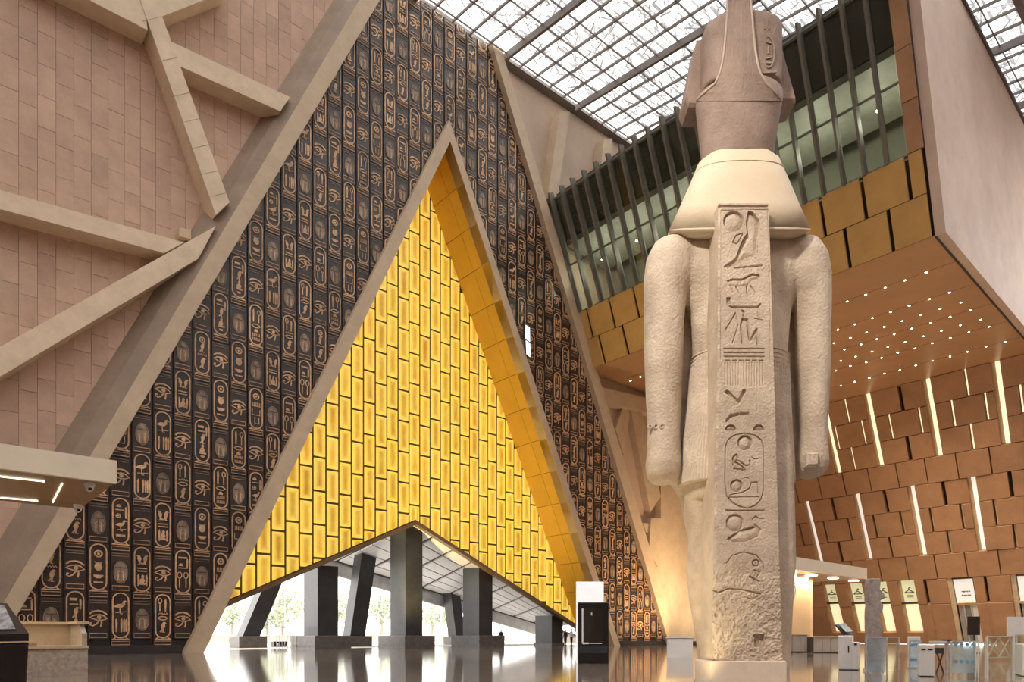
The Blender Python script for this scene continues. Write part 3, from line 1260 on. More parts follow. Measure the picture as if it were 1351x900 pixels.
# left front corner where the outer line meets the gold edge
fl0 = P3(xz(425, 743, YG + 0.35), YG + 0.35)
M_PCEIL = mat('white_ceiling_panel', (0.78, 0.79, 0.82), 0.35, 0.04, 0.3)
nu, nv = 9, 6


def pc_pt(u, v):
    f = fa.lerp(fb, u)
    b = (bb - ba) * ((u * 1.1)) + ba + (bb - ba) * 0.0
    return f.lerp(b, v)


MB().add([fl0 + Vector((0, 0, 0.1)), fa + Vector((0, 0, 0.1)), pc_pt(0, 1) + Vector((0, 0, 0.1))], [(0, 1, 2)]).build('corner_panel', M_PCEIL, pc)
for iu in range(nu):
    for iv in range(nv):
        u0, u1 = iu / nu + 0.006, (iu + 1) / nu - 0.006
        v0, v1 = iv / nv + 0.008, (iv + 1) / nv - 0.008
        q4 = [pc_pt(u0, v0), pc_pt(u1, v0), pc_pt(u1, v1), pc_pt(u0, v1)]
        MB().prism(q4, (0, 0, 0.12)).build('ceiling_panel', M_PCEIL, pc)
dk_ = MB()
gv = [pc_pt(iu / nu, iv / nv) + Vector((0, 0, 0.16)) for iu in range(nu + 1) for iv in range(nv + 1)]
dk_.add(gv, [(a * (nv + 1) + b, (a + 1) * (nv + 1) + b, (a + 1) * (nv + 1) + b + 1, a * (nv + 1) + b + 1) for a in range(nu) for b in range(nv)])
dk_.build('deck', M_DARK, pc)
bmz = MB()
bmz.bar(ba + (ba - bb) * 0.6, bb + (bb - ba) * 0.35, 0.5, 0.22)
bmz.build('outer_rail', mat('dark_rail', (0.08, 0.075, 0.07), 0.5), pc)
bm3 = MB()
dn = Vector((0, 0.3, -0.75))
bm3.bar(ba + (ba - bb) * 0.6 + dn, bb + (bb - ba) * 0.35 + dn, 0.5, 1.3)
bm3.build('fascia', mat('pale_fascia', (0.60, 0.61, 0.63), 0.5), pc)

# outside: railing, planter wall, trees in the glare
M_LEAF = [mat('hazed_leaf_a', (0.46, 0.52, 0.40), 0.8, 0.2, 0.6), mat('hazed_leaf_b', (0.52, 0.56, 0.44), 0.8, 0.2, 0.6)]  # leaf colours lightened to stand in for outdoor haze and glare
M_BARK = mat('bark', (0.40, 0.36, 0.30), 0.9)


def tree(px, Y, h, r, k, label):
    p = on_y(px, 842, Y)
    t = thing('tree', (p.x, Y, -0.4), label, 'tree', 'trees outside the portal')
    MB().tube([(p.x, Y, -0.4), (p.x + 0.2, Y, h * 0.35), (p.x, Y, h * 0.6)], [r * 0.1, r * 0.08, r * 0.05], 7).build('trunk', M_BARK, t)
    fo = MB()
    rr = random.Random(k)
    for _ in range(420):
        a, b = rr.uniform(0, 6.283), rr.uniform(-1, 1)
        d = rr.random() ** 0.4
        c = Vector((p.x + r * d * math.cos(a) * math.sqrt(1 - b * b), Y + r * d * math.sin(a) * math.sqrt(1 - b * b), h * 0.68 + h * 0.33 * d * b))
        s = rr.uniform(0.25, 0.55) * r * 0.3
        n1 = Vector((rr.uniform(-1, 1), rr.uniform(-1, 1), rr.uniform(-1, 1))).normalized()
        n2 = n1.orthogonal().normalized()
        n3 = n1.cross(n2)
        fo.add([c + n2 * s, c + n3 * s * 0.6, c - n2 * s, c - n3 * s * 0.6], [(0, 1, 2, 3)])
    fo.build('foliage', M_LEAF[k % 2], t, recalc=False)['kind'] = 'stuff'


tree(372, 150, 11.5, 5.5, 1, 'broad hazy tree outside between leaning column and first square column')
tree(352, 170, 8, 5, 2, 'small hazy tree outside behind the leaning louvred column')
tree(458, 160, 12, 5, 3, 'hazy tree outside behind the first square column')
tree(503, 150, 11, 4.5, 4, 'hazy tree outside just left of the peak column')
tree(570, 165, 10.5, 5, 5, 'hazy tree outside just right of the peak column')
tree(592, 180, 9, 5, 6, 'round hazy tree outside left of the second square column')
tree(305, 160, 9, 3.5, 8, 'slim hazy tree outside beside the portal jamb')
for px in (336, 376, 560, 582):
    p = on_y(px, 842, 120)
    pm_ = MB()
    pm_.tube([(p.x, 120, -0.4), (p.x, 120, 11)], [0.16, 0.09], 8)
    pm_.lathe((p.x, 120, 11), [(0.09, 0), (0.22, 0.15), (0.16, 0.34), (0.02, 0.42)], 8)
    tag(pm_.build('lamp_post', mat('pole_grey', (0.62, 0.63, 0.64), 0.5)), 'slender pale pole standing in the glare outside the portal', 'pole', 'poles outside the portal')
# low parapet wall outside
pw = MB()
pa, pb = on_y(250, 846, 100), on_y(760, 846, 100)
pw.box(((pa.x + pb.x) / 2, 100, 0.3), (pb.x - pa.x, 0.5, 1.4))
pw.box(((pa.x + pb.x) / 2, 100, 1.05), (pb.x - pa.x + 0.2, 0.8, 0.12))
tag(pw.build('parapet_wall', mat('pale_parapet', (0.72, 0.68, 0.60), 0.8)), 'long low pale parapet wall outside beyond the columns', 'wall')
# metal railing just outside, beside the first column
rl = thing('metal_railing', on_y(361, 846, YG + 3).xy.to_3d(), 'pale barred railing outside beside the first square column', 'railing')
a_, b_ = on_y(361, 846, YG + 3), on_y(394, 846, YG + 3)
for zz in (0.25, 1.7):
    MB().bar((a_.x, YG + 3, zz), (b_.x, YG + 3, zz), 0.06, 0.06).build('rail', M_STEEL, rl)
for k in range(10):
    X_ = a_.x + (b_.x - a_.x) * k / 9
    MB().bar((X_, YG + 3, 0), (X_, YG + 3, 1.7), 0.03, 0.03, up=(0, 1, 0)).build('baluster', M_STEEL, rl)
p_ = floor_pt(368, 853.5)
bx = thing('floor_box', p_, 'low black equipment box on the floor beside the first square column', 'box')
MB().cham([p_ + Vector((sx * 0.65, sy * 0.35, 0)) for sx, sy in ((-1, -1), (1, -1), (1, 1), (-1, 1))], (0, 0, 0.5), 0.03).build('body', M_BLACK, bx)
MB().box(p_ + Vector((-0.3, -0.36, 0.25)), (0.2, 0.02, 0.2)).build('label_plate', M_WHITE, bx)

# ================================================================== ROOF
def roof():
    rf = setting('ceiling', 'sloping glass roof with steel rafters and trusses')
    px0, pitch = on_y(618, 43, YW).x, 1.8
    k0, k1 = int((-34 - px0) / pitch), int((100 - px0) / pitch)
    ya, yb = -38.0, YW - 0.2
    raf = []
    for k in range(k0, k1 + 1):
        X = px0 + k * pitch
        girder = (k % 5 == 2)
        w, h = (0.24, 0.6) if girder else (0.10, 0.22)
        a = Vector((X, ya, roof_z(X, ya) - h / 2))
        b = Vector((X, yb, roof_z(X, yb) - h / 2))
        MB().bar(a, b, w, h).build('girder' if girder else 'rafter', M_ROOFBAR, rf)
        raf.append(X)
    step = 2.2
    ys = []
    y = ya
    while y <= yb + 0.01:
        ys.append(y)
        y += step
    M_P = glass_mat('roof_glass', (0.95, 0.96, 0.98), 0.30, 0.1, (0.72, 0.72, 0.75), ior=1.12)
    for y in ys:
        X0_, X1_ = raf[0], raf[-1]
        MB().bar((X0_, y, roof_z(X0_, y) - 0.09), (X1_, y, roof_z(X1_, y) - 0.09), 0.07, 0.14).build('purlin', M_ROOFBAR, rf)
    cells = []
    for i in range(len(raf) - 1):
        for j in range(len(ys) - 1):
            xa, xb, y0, y1 = raf[i] + 0.03, raf[i + 1] - 0.03, ys[j] + 0.03, ys[j + 1] - 0.03
            q = [Vector((x, y, roof_z(x, y))) for (x, y) in ((xa, y0), (xb, y0), (xb, y1), (xa, y1))]
            c = sum(q, Vector()) / 4
            x, y, Z = px_of(c)
            vis = Z > 5 and -30 < x < 1380 and -30 < y < 260 and x > 500 and not (x < 1180 and y > 200)
            if 1090 < x < 1225 and vis:
                vis = False
            cells.append(((1 if vis else 0, 1 / max(Z, 1)), q, c))
    cells.sort(key=lambda t: t[0], reverse=True)
    rest = MB()
    base_me = None
    for n, (k, q, c) in enumerate(cells):
        if n < 300 and k[0]:
            if base_me is None:
                base_me = MB().add([p - c for p in q], [(0, 1, 2, 3)]).mesh('roof_pane', [M_P], recalc=False)
            o = link('roof_pane', base_me, rf)
            o.location = c
        else:
            rest.add(q, [(0, 1, 2, 3)])
    rest.build('roof_pane_field', M_P, rf, recalc=False)['kind'] = 'stuff'
    # shading louvres and truss web above the glass
    tr = MB()
    rr = random.Random(3)
    for i in range(len(raf) - 1):
        for j in range(len(ys) - 1):
            xa, xb, y0, y1 = raf[i], raf[i + 1], ys[j], ys[j + 1]
            for _ in range(7):
                p = Vector((rr.uniform(xa, xb), rr.uniform(y0, y1), 0))
                q = Vector((rr.uniform(xa, xb), rr.uniform(y0, y1), 0))
                p.z, q.z = roof_z(p.x, p.y) + rr.uniform(0.4, 1.6), roof_z(q.x, q.y) + rr.uniform(0.4, 1.6)
                tr.bar(p, q, rr.choice((0.05, 0.08, 0.14)), 0.05)
            yy = y0 + step * rr.random()
            tr.bar((xa, yy, roof_z(xa, yy) + 1.2), (xb, yy + 1.0, roof_z(xb, yy + 1) + 1.2), 0.08, 0.08)
    tr.build('truss_web', mat('truss_grey', (0.50, 0.49, 0.48), 0.6), rf)['kind'] = 'stuff'
    lv = MB()
    for i in range(0, len(raf) - 1):
        for j in range(len(ys) - 1):
            q = rr.random()
            if q < 0.25:
                continue
            xa, xb = raf[i] + rr.uniform(0, 0.5), raf[i + 1] - rr.uniform(0, 0.5)
            for m_ in range(3):
                yy = ys[j] + m_ * 0.7 + rr.uniform(-0.1, 0.1)
                wd = rr.uniform(0.12, 0.34)
                hh = rr.uniform(0.9, 1.5)
                lv.add([(xa, yy, roof_z(xa, yy) + hh), (xb, yy, roof_z(xb, yy) + hh), (xb, yy + wd, roof_z(xb, yy) + hh + 0.08), (xa, yy + wd, roof_z(xa, yy) + hh + 0.08)], [(0, 1, 2, 3)])
    lv.build('shade_louvre_field', mat('louvre_white', (0.75, 0.75, 0.76), 0.5), rf, recalc=False)['kind'] = 'stuff'
    # eaves trim where roof meets the facade
    MB().bar((-25, YW + 0.7, roof_z(-25, YW) + 0.2), (100, YW + 0.7, roof_z(100, YW) + 0.2), 1.4, 0.3).build('eaves_beam', M_ROOFBAR, rf)


roof()

# dark service truss in the upper corner over the gallery
def top_truss():
    t = setting('ceiling_truss', 'dark brown steel truss under the roof above the gallery block')
    mbr = mat('brown_truss_steel', (0.13, 0.09, 0.07), 0.6)
    X0_, X1_ = 53.0, 72.0
    for j, Y_ in enumerate((9.0, 11.5)):
        zt = lambda x: roof_z(x, Y_) - 0.9
        MB().bar((X0_, Y_, zt(X0_)), (X1_, Y_, zt(X1_)), 0.4, 0.4).build('top_chord', mbr, t)
        MB().bar((X0_, Y_, zt(X0_) - 3.2), (X1_, Y_, zt(X1_) - 3.2), 0.4, 0.4).build('bottom_chord', mbr, t)
        n = 9
        for k in range(n):
            xa = X0_ + (X1_ - X0_) * k / n
            xb = X0_ + (X1_ - X0_) * (k + 1) / n
            za, zb2 = (zt(xa), zt(xb) - 3.2) if k % 2 else (zt(xa) - 3.2, zt(xb))
            MB().bar((xa, Y_, za), (xb, Y_, zb2), 0.25, 0.25).build('web_bar', mbr, t)
    for k in range(10):
        xa = X0_ + (X1_ - X0_) * k / 9
        MB().bar((xa, 9.0, roof_z(xa, 9) - 0.9), (xa, 11.5, roof_z(xa, 11) - 0.9), 0.2, 0.2).build('tie_bar', mbr, t)
    MB().prism([(X0_ + 2, 12.5, roof_z(60, 12) - 1.2), (X1_, 12.5, roof_z(60, 12) - 1.2), (X1_, 4, roof_z(60, 4) - 1.2), (X0_ + 9, 4, roof_z(60, 4) - 1.2)], (0, 0, 0.2)).build('dark_deck', mbr, t)


top_truss()

# ================================================================== GLAZED GALLERY BLOCK (right, leaning face along Y)
YN = 14.7                                   # near end face
YJ = 43.4                                   # far end, at the facade
ZS = 26.7
XS = 49.3                                   # soffit edge
p_gb = on_y(768, 410, YJ)
p_gt = on_y(732, 262, YJ)
SL = (p_gt.x - XS) / (p_gt.z - ZS)          # dX/dz of the leaning face
ZGB, ZGT = p_gb.z, p_gt.z
NRM = Vector((-1, 0, SL)).normalized()      # outwards (towards the hall)


def gx(z):
    return XS + SL * (z - ZS)


def gp(Y, z, out=0.0):
    return Vector((gx(z), Y, z)) + NRM * out


def hit_gallery(x, y):
    r = ray(x, y)
    # X - SL*z = XS - SL*ZS
    c = XS - SL * ZS
    t = (c - (CAM.x - SL * CAM.z)) / (r.x - SL * r.z)
    return CAM + r * t


gal = setting('wall_gallery', 'leaning glazed gallery with brown panels, fins and lit soffit')
# solid core parts
ZTOP = on_y(1240, 0, YN).z
core = MB()
core.prism([gp(YN, ZS, -0.35), Vector((97, YN, ZS + 0.15)), Vector((97, YN, ZGB)), gp(YN, ZGB, -0.35)], (0, YJ + 1.4 - YN, 0))
core.build('parapet_core', mat('core_dark', (0.07, 0.045, 0.03), 0.8), gal)
sf = MB()
sf.prism([(XS, YN, ZS), (97, YN, ZS), (97, YN, ZS + 0.14), (XS + 0.2, YN, ZS + 0.14)], (0, YJ + 1.4 - YN, 0))
sf.build('soffit', M_SOFFIT, gal)
# thin darker joint strips of the soffit boards
for k in range(1, 6):
    X_ = XS + (76 - XS) * k / 6
    MB().box((X_, (YN + YJ) / 2, ZS - 0.004), (0.05, YJ - YN, 0.012)).build('soffit_joint', mat('soffit_joint', (0.30, 0.16, 0.075), 0.4), gal)
# end face (towards the camera)
TSL = 0.10
ef = MB()
ef.prism([Vector((gx(ZS) - 0.02, YN, ZS - 0.05)), Vector((97, YN, ZS - 0.05)), Vector((97, YN, ZTOP + 1)), Vector((gx(ZTOP) - 0.02, YN, ZTOP + 1.0))], (0, -0.6, 0))
ef.build('end_face', M_ENDSTONE, gal)
MB().bar(Vector((gx(ZS), YN - 0.02, ZS - 0.06)), Vector((97, YN - 0.02, ZS - 0.06)), 0.12, 0.10).build('end_trim', M_DARK, gal)
MB().bar(Vector((gx(ZTOP + 1), YN - 0.3, ZTOP + 1.1)), Vector((97, YN - 0.3, ZTOP + 1.1)), 0.9, 0.25).build('end_coping', M_DARK, gal)
# panel rows under the glass
gzm = (ZS + ZGB) / 2


def gpanel(y0, y1, z0, z1, parent, name='brown_panel', m=M_BROWN, th=0.16, g=0.04):
    q = [gp(y0 + g, z0 + 0.02, 0), gp(y1 - g, z0 + 0.02, 0), gp(y1 - g, z1 - 0.02, 0), gp(y0 + g, z1 - 0.02, 0)]
    return MB().cham(q, NRM * (th + random.uniform(-0.02, 0.02)), 0.02).build(name, m, parent)


def even_joints(pxs, start, stop):
    """joint positions along Y from pixel pairs, continued at their own pitch"""
    ys = sorted(hit_gallery(*p).y for p in pxs)
    pitch = (ys[-1] - ys[0]) / (len(ys) - 1)
    out = [ys[0]]
    while out[0] - pitch > start:
        out.insert(0, out[0] - pitch)
    while out[-1] + pitch < stop:
        out.append(out[-1] + pitch)
    return [start] + out + [stop]


M_GPAN = mat('olive_bronze_panel', (0.60, 0.37, 0.125), 0.42, 0.08, 0.5, 0.06, 30, rand=0.05)
YGE = hit_gallery(1197, 200).y              # where the glazing ends
ju = even_joints([(1082, 257), (1135, 230), (1195, 200)], YN + 0.05, YJ + 0.6)
jl = even_joints([(1062, 322), (1115, 297), (1172, 273)], YN + 0.05, YJ + 0.6)
for a, b in zip(ju[:-1], ju[1:]):
    gpanel(a, b, gzm, ZGB, gal, m=M_GPAN, g=0.12)
for a, b in zip(jl[:-1], jl[1:]):
    gpanel(a, b, ZS, gzm, gal, m=M_GPAN, g=0.12)
# end pier beside the glazing
zz = [ZGB, ZGB + 2.6, ZGB + 5.2, ZGB + 7.8, ZTOP + 1]
for a, b in zip(zz[:-1], zz[1:]):
    gpanel(YN + 0.02, YGE - 0.02, a, b, gal, 'pier_panel', M_BROWN, 0.16, 0.02)
MB().prism([gp(YN, ZGB, -0.5), gp(YGE, ZGB, -0.5), gp(YGE, ZTOP + 1, -0.5), gp(YN, ZTOP + 1, -0.5)], NRM * 0.48).build('pier_core', M_DARK, gal)
# fins and panes
fp = [hit_gallery(px, py).y for (px, py) in ((1171, 212), (1141, 227), (1115, 240), (1088, 254), (1063, 265))]
pitch = (fp[-1] - fp[0]) / 4
ys = [YGE]
yv = fp[0]
while yv < YJ + 0.2:
    if yv > YGE + 0.4:
        ys.append(yv)
    yv += pitch
ys.append(YJ + 0.5)
M_FIN = mat('grey_green_fin', (0.16, 0.15, 0.12), 0.65, 0.1)
M_GGL = glass_mat('gallery_glass', (0.68, 0.73, 0.66), 0.0, 0.02)
ZTR = ZGB + (ZGT - ZGB) * 0.42
for y_ in ys[1:-1]:
    a, b = gp(y_, ZGB - 0.05, 0.16), gp(y_, ZGT + 0.5, 0.16)
    MB().bar(a, b, 0.16, 0.62, up=NRM).build('fin', M_FIN, gal)
for a, b in zip(ys[:-1], ys[1:]):
    for (z0, z1) in ((ZGB, ZTR), (ZTR, ZGT)):
        q = [gp(a + 0.06, z0 + 0.04), gp(b - 0.06, z0 + 0.04), gp(b - 0.06, z1 - 0.04), gp(a + 0.06, z1 - 0.04)]
        MB().add(q, [(0, 1, 2, 3)]).build('pane', M_GGL, gal, recalc=False)
for zt_ in (ZGB, ZTR, ZGT):
    MB().bar(gp(YGE, zt_), gp(YJ + 0.5, zt_), 0.12, 0.12).build('transom', M_FIN, gal)
# room behind the glass: back wall, floor, dark ceiling bulkhead
M_GIN = mat('gallery_inner_wall', (0.30, 0.30, 0.24), 0.6, 0.08, 0.2)
MB().box((XS + 5.5, (YGE + YJ) / 2 + 0.5, (ZGB + ZGT) / 2), (0.3, YJ - YGE + 2, ZGT - ZGB)).build('inner_wall', M_GIN, gal)
MB().box((XS + 26, (YGE + YJ) / 2 + 0.5, ZGT + 0.6), (62, YJ - YGE + 2.2, 0.4)).build('inner_ceiling', mat('gallery_ceiling_dark', (0.05, 0.05, 0.045), 0.7), gal)
zdk = ZGB + (ZGT - ZGB) * 0.66
MB().prism([gp(YGE, zdk, -0.9), gp(YGE, ZGT + 0.5, -0.9), Vector((XS + 2, YGE, ZGT + 0.5)), Vector((XS + 2, YGE, zdk))], (0, YJ - YGE + 0.5, 0)).build('bulkhead', mat('bulkhead_dark', (0.045, 0.05, 0.042), 0.6), gal)
MB().prism([gp(YGE, zdk - 0.5, -0.8), gp(YGE, zdk - 0.1, -0.8), Vector((XS + 2, YGE, zdk - 0.1)), Vector((XS + 2, YGE, zdk - 0.5))], (0, YJ - YGE + 0.5, 0)).build('bulkhead_trim', mat('bulkhead_trim', (0.2, 0.2, 0.17), 0.6), gal)
MB().box((XS + 2.2, (YGE + YJ) / 2 + 0.5, ZGB + 0.05), (7.6, YJ - YGE + 1, 0.2)).build('inner_floor', mat('gallery_floor', (0.4, 0.4, 0.36), 0.5), gal)
# gallery lamps behind the glass
M_LAMP = mat('lamp_glow', (1, 0.95, 0.85), 0.4, 0.0, emit=(1, 0.93, 0.80), estr=14)
for k in range(7):
    y_ = YGE + (YJ - YGE) * (k + 0.5) / 7
    z_ = ZTR + 0.4
    X_ = gx(z_) + 2.2
    t = thing('gallery_lamp', (X_, y_, z_), 'small glowing pendant lamp behind the gallery glass', 'lamp', 'lamps behind the gallery glass')
    MB().lathe((X_, y_, z_), [(0.02, -0.08), (0.07, -0.05), (0.08, 0.02), (0.04, 0.08)], 10).build('bulb', M_LAMP, t)
    MB().tube([(X_, y_, z_ + 0.08), (X_, y_, zdk - 0.3)], 0.02, 6).build('rod', M_BLACK, t)
    l = bpy.data.lights.new('gallery_lamp_light', 'POINT')
    l.energy = 70
    l.color = (1.0, 0.97, 0.80)
    l.shadow_soft_size = 0.25
    lo = bpy.data.objects.new('gallery_lamp_light', l)
    COL.objects.link(lo)
    lo.location = (X_, y_, z_ - 0.4)

# downlights in the soffit
DL = [(583, 318), (653, 292), (727, 265), (803, 237), (882, 208), (966, 177), (616, 404), (682, 382), (753, 358), (824, 334), (899, 309), (978, 283), (1058, 256), (666, 436), (730, 414), (800, 393), (871, 369), (945, 345), (1021, 321), (1103, 296), (601, 457), (643, 482), (708, 462), (771, 441), (839, 421), (910, 399), (984, 376), (1061, 353), (1140, 327), (687, 510), (751, 490), (815, 471), (883, 452), (954, 430), (1026, 408), (1101, 386), (1181, 364), (628, 527), (665, 548), (728, 533), (789, 515), (853, 495), (921, 477), (990, 457), (1061, 436), (1135, 414), (1214, 392), (608, 566), (683, 610), (740, 595), (801, 578), (862, 562), (925, 545), (991, 527), (1060, 510), (1130, 491), (1203, 471), (1277, 452), (628, 625), (576, 640), (583, 500)]
DLP = [on_z(900 + a / 3.0, 300 + b / 3.0, ZS) for (a, b) in DL]
for k in range(2):
    DLP.append(on_z((832, 845)[k], (502, 497)[k], ZS))
ring = MB().lathe((0, 0, 0), [(0.10, 0.0), (0.10, -0.03), (0.07, -0.04), (0.07, -0.02)], 12).mesh('ring', [mat('lamp_ring', (0.7, 0.6, 0.45), 0.3)])
bulb = MB().lathe((0, 0, 0), [(0.066, -0.02), (0.056, -0.04), (0.02, -0.05)], 12).mesh('lens', [mat('downlight_glow', (1, 0.95, 0.85), 0.4, 0.0, emit=(1, 0.90, 0.70), estr=16)])
for i, p in enumerate(DLP):
    t = thing('ceiling_downlight', p, 'small round glowing downlight set into the bronze soffit', 'light', 'downlights in the bronze soffit')
    link('ring', ring, t)
    link('lens', bulb, t)
    if i % 5 == 0:
        spot('downlight_beam', p + Vector((0, 0, -0.15)), (p.x + 4, p.y, 0), 1900, (1.0, 0.83, 0.62), 110, 0.9, 0.3)

# ================================================================== RIGHT WALL (leaning, brown panels and light slots)
RW0 = on_z(1222, 501, ZS)
RWB = on_y(1239, 602, RW0.y)
RSL = (RWB.x - RW0.x) / (RWB.z - RW0.z)     # dX/dz (negative: the wall leans over the hall)
XR = 76.0
RN = Vector((-1, 0, RSL)).normalized()


def rx(z):
    return XR + RSL * (z - ZS)


def rp(Y, z, out=0.0):
    return Vector((rx(z), Y, z)) + RN * out


def hit_right(x, y):
    r = ray(x, y)
    c = XR - RSL * ZS
    t = (c - (CAM.x - RSL * CAM.z)) / (r.x - RSL * r.z)
    return CAM + r * t


rw = setting('wall_right', 'leaning wall of brown metal panels with bright vertical slots')
zr = [ZS] + [hit_right(*p).z for p in ((1193, 542), (1196.5, 576), (1201, 608), (1187, 643.7), (1171, 677), (1176, 708), (1178, 736), (1199, 766))] + [0.0]
MB().prism([rp(-6, 0, -0.6), rp(46, 0, -0.6), rp(46, ZS, -0.6), rp(-6, ZS, -0.6)], -RN * 0.5).build('backing', mat('slot_dark', (0.035, 0.02, 0.014), 0.8), rw)
M_SLOT = mat('slot_light', (1, 0.9, 0.66), 0.4, 0.03, emit=(1.0, 0.84, 0.54), estr=0.24)
M_SLOT2 = mat('slot_daylight', (0.9, 0.9, 0.9), 0.4, 0.03, emit=(1.0, 0.93, 0.85), estr=0.14)
M_SLOTREV = mat('slot_reveal', (0.62, 0.48, 0.30), 0.5)


def row_y(pxs):
    return sorted(hit_right(*p).y for p in pxs)


# joints: (row index, px, py, kind)  kind: d dark gap, l thin lit gap, t joint only
J = {0: [(1117, 543, 'l'), (1189, 527, 'd'), (1275, 507, 'l')],
     1: [(1104, 579, 'l'), (1139, 572, 'l'), (1175, 565, 'l'), (1214, 555, 'l'), (1257, 547, 'l'), (1301, 538, 'l'), (1347, 528, 'l')],
     2: [(1125, 605, 'l'), (1199, 592, 'd'), (1282, 577, 'l')],
     3: [(1050, 645, 't'), (1081, 639, 't'), (1112.5, 633, 't'), (1146, 627, 't'), (1183, 622, 't'), (1221, 615, 't'), (1262, 609, 't'), (1306, 602, 't')],
     4: [(1100, 670, 'd'), (1169, 661, 'd'), (1246, 652, 'd'), (1334, 642, 'd')],
     5: [(1058, 705, 'l'), (1089.5, 701, 'l'), (1121.7, 698, 'l'), (1155, 694, 'l'), (1190.8, 690, 'l'), (1230, 687, 'l'), (1270, 682, 'l'), (1314, 678, 'l')],
     6: [(1048, 730, 'l'), (1108.6, 727, 'd'), (1176, 722, 'l'), (1253, 718, 'l'), (1340, 711, 'l')],
     7: [(1126, 755, 't'), (1161, 752, 't'), (1197, 752, 't'), (1235, 751, 't'), (1275, 748, 't'), (1319, 746, 't')]}
UT = [(1096, 580), (1152, 568), (1230, 552), (1320, 533)]       # tall slots, rows 0-2
LT = [(1072, 700), (1138, 695), (1210, 690), (1289, 683)]       # tall slots, rows 4-6
uty = [hit_right(*p).y for p in UT]
lty = [hit_right(*p).y for p in LT]
SW = 0.78                                                         # tall slot width
GAPW = {'d': 0.34, 'l': 0.30, 't': 0.10}


def rpanel(y0, y1, z0, z1, name='brown_panel', m=M_BROWN, th=0.5):
    q = [rp(y0, z0 + 0.03, -0.45), rp(y1, z0 + 0.03, -0.45), rp(y1, z1 - 0.03, -0.45), rp(y0, z1 - 0.03, -0.45)]
    return MB().cham(q, RN * (th + random.uniform(-0.05, 0.05)), 0.03).build(name, m, rw)


def slotlight(y0, y1, z0, z1, m, depth=-0.35):
    q = [rp(y0, z0, depth), rp(y1, z0, depth), rp(y1, z1, depth), rp(y0, z1, depth)]
    return MB().prism(q, RN * 0.05).build('light_slot', m, rw)


YR0, YR1 = -6.0, 44.6
for row in range(8):
    z1, z0 = zr[row], zr[row + 1]
    cuts = []
    for (px, py, kd) in J[row]:
        y_ = hit_right(px, py).y
        cuts.append((y_, GAPW[kd], kd))
    for ty in (uty if row < 3 else lty if 4 <= row <= 6 else []):
        cuts.append((ty, SW, 'T'))
    # continue the pattern out of sight
    cuts.sort()
    if cuts:
        yl = cuts[0][0]
        while yl - 4.2 > YR0 + 1:
            yl -= 4.2
            cuts.insert(0, (yl, 0.1, 't'))
        yh = cuts[-1][0]
        while yh + 4.2 < YR1 - 1:
            yh += 4.2
            cuts.append((yh, 0.1, 't'))
    prev = YR0
    for (y_, w_, kd) in cuts:
        if y_ - w_ / 2 - prev > 0.05:
            rpanel(prev, y_ - w_ / 2, z0, z1)
        if kd == 'l':
            slotlight(y_ - w_ * 0.5, y_ + w_ * 0.1, z0 + 0.05, z1 - 0.05, M_SLOT if row < 3 else M_SLOTREV, -0.25)
        prev = y_ + w_ / 2
    rpanel(prev, YR1, z0, z1)
for ys_, (zt_, zb_), m_ in ((uty, (zr[0], zr[3]), M_SLOT), (lty, (zr[4], zr[7]), M_SLOT2)):
    for ty in ys_:
        slotlight(ty - SW * 0.5, ty + SW * 0.06, zb_, zt_, m_, -0.30)
        q = [rp(ty + SW * 0.06, zb_, -0.4), rp(ty + SW * 0.5, zb_, -0.4), rp(ty + SW * 0.5, zt_, -0.4), rp(ty + SW * 0.06, zt_, -0.4)]
        MB().prism(q, RN * 0.05).build('slot_reveal', M_SLOTREV, rw)
# bottom row: windows and doors between brown panels
ztop = zr[8]
zw = lambda px, py: hit_right(px, py)
wins = [(1084, 1101, 'w'), (1117, 1137, 'w'), (1152, 1170, 'w'), (1184, 1207, 'w'), (1219, 1223, 's'), (1250, 1285, 'd'), (1299, 1303, 's'), (1334, 1372, 'd')]
prev = YR1
WN = [1]
DN = [0]
M_SIGN = mat('pale_green_sign', (0.58, 0.58, 0.36), 0.5, 0.05, emit=(0.75, 0.72, 0.42), estr=0.15)
M_LITPANE = mat('warm_lit_pane', (0.95, 0.82, 0.55), 0.4, 0.03, emit=(1.0, 0.82, 0.50), estr=0.19)
zsill = zw(1195, 834).z


def rquad(y0, y1, z0, z1, d0, th, name, m, parent):
    q = [rp(y0, z0, d0), rp(y1, z0, d0), rp(y1, z1, d0), rp(y0, z1, d0)]
    return MB().prism(q, RN * th).build(name, m, parent)


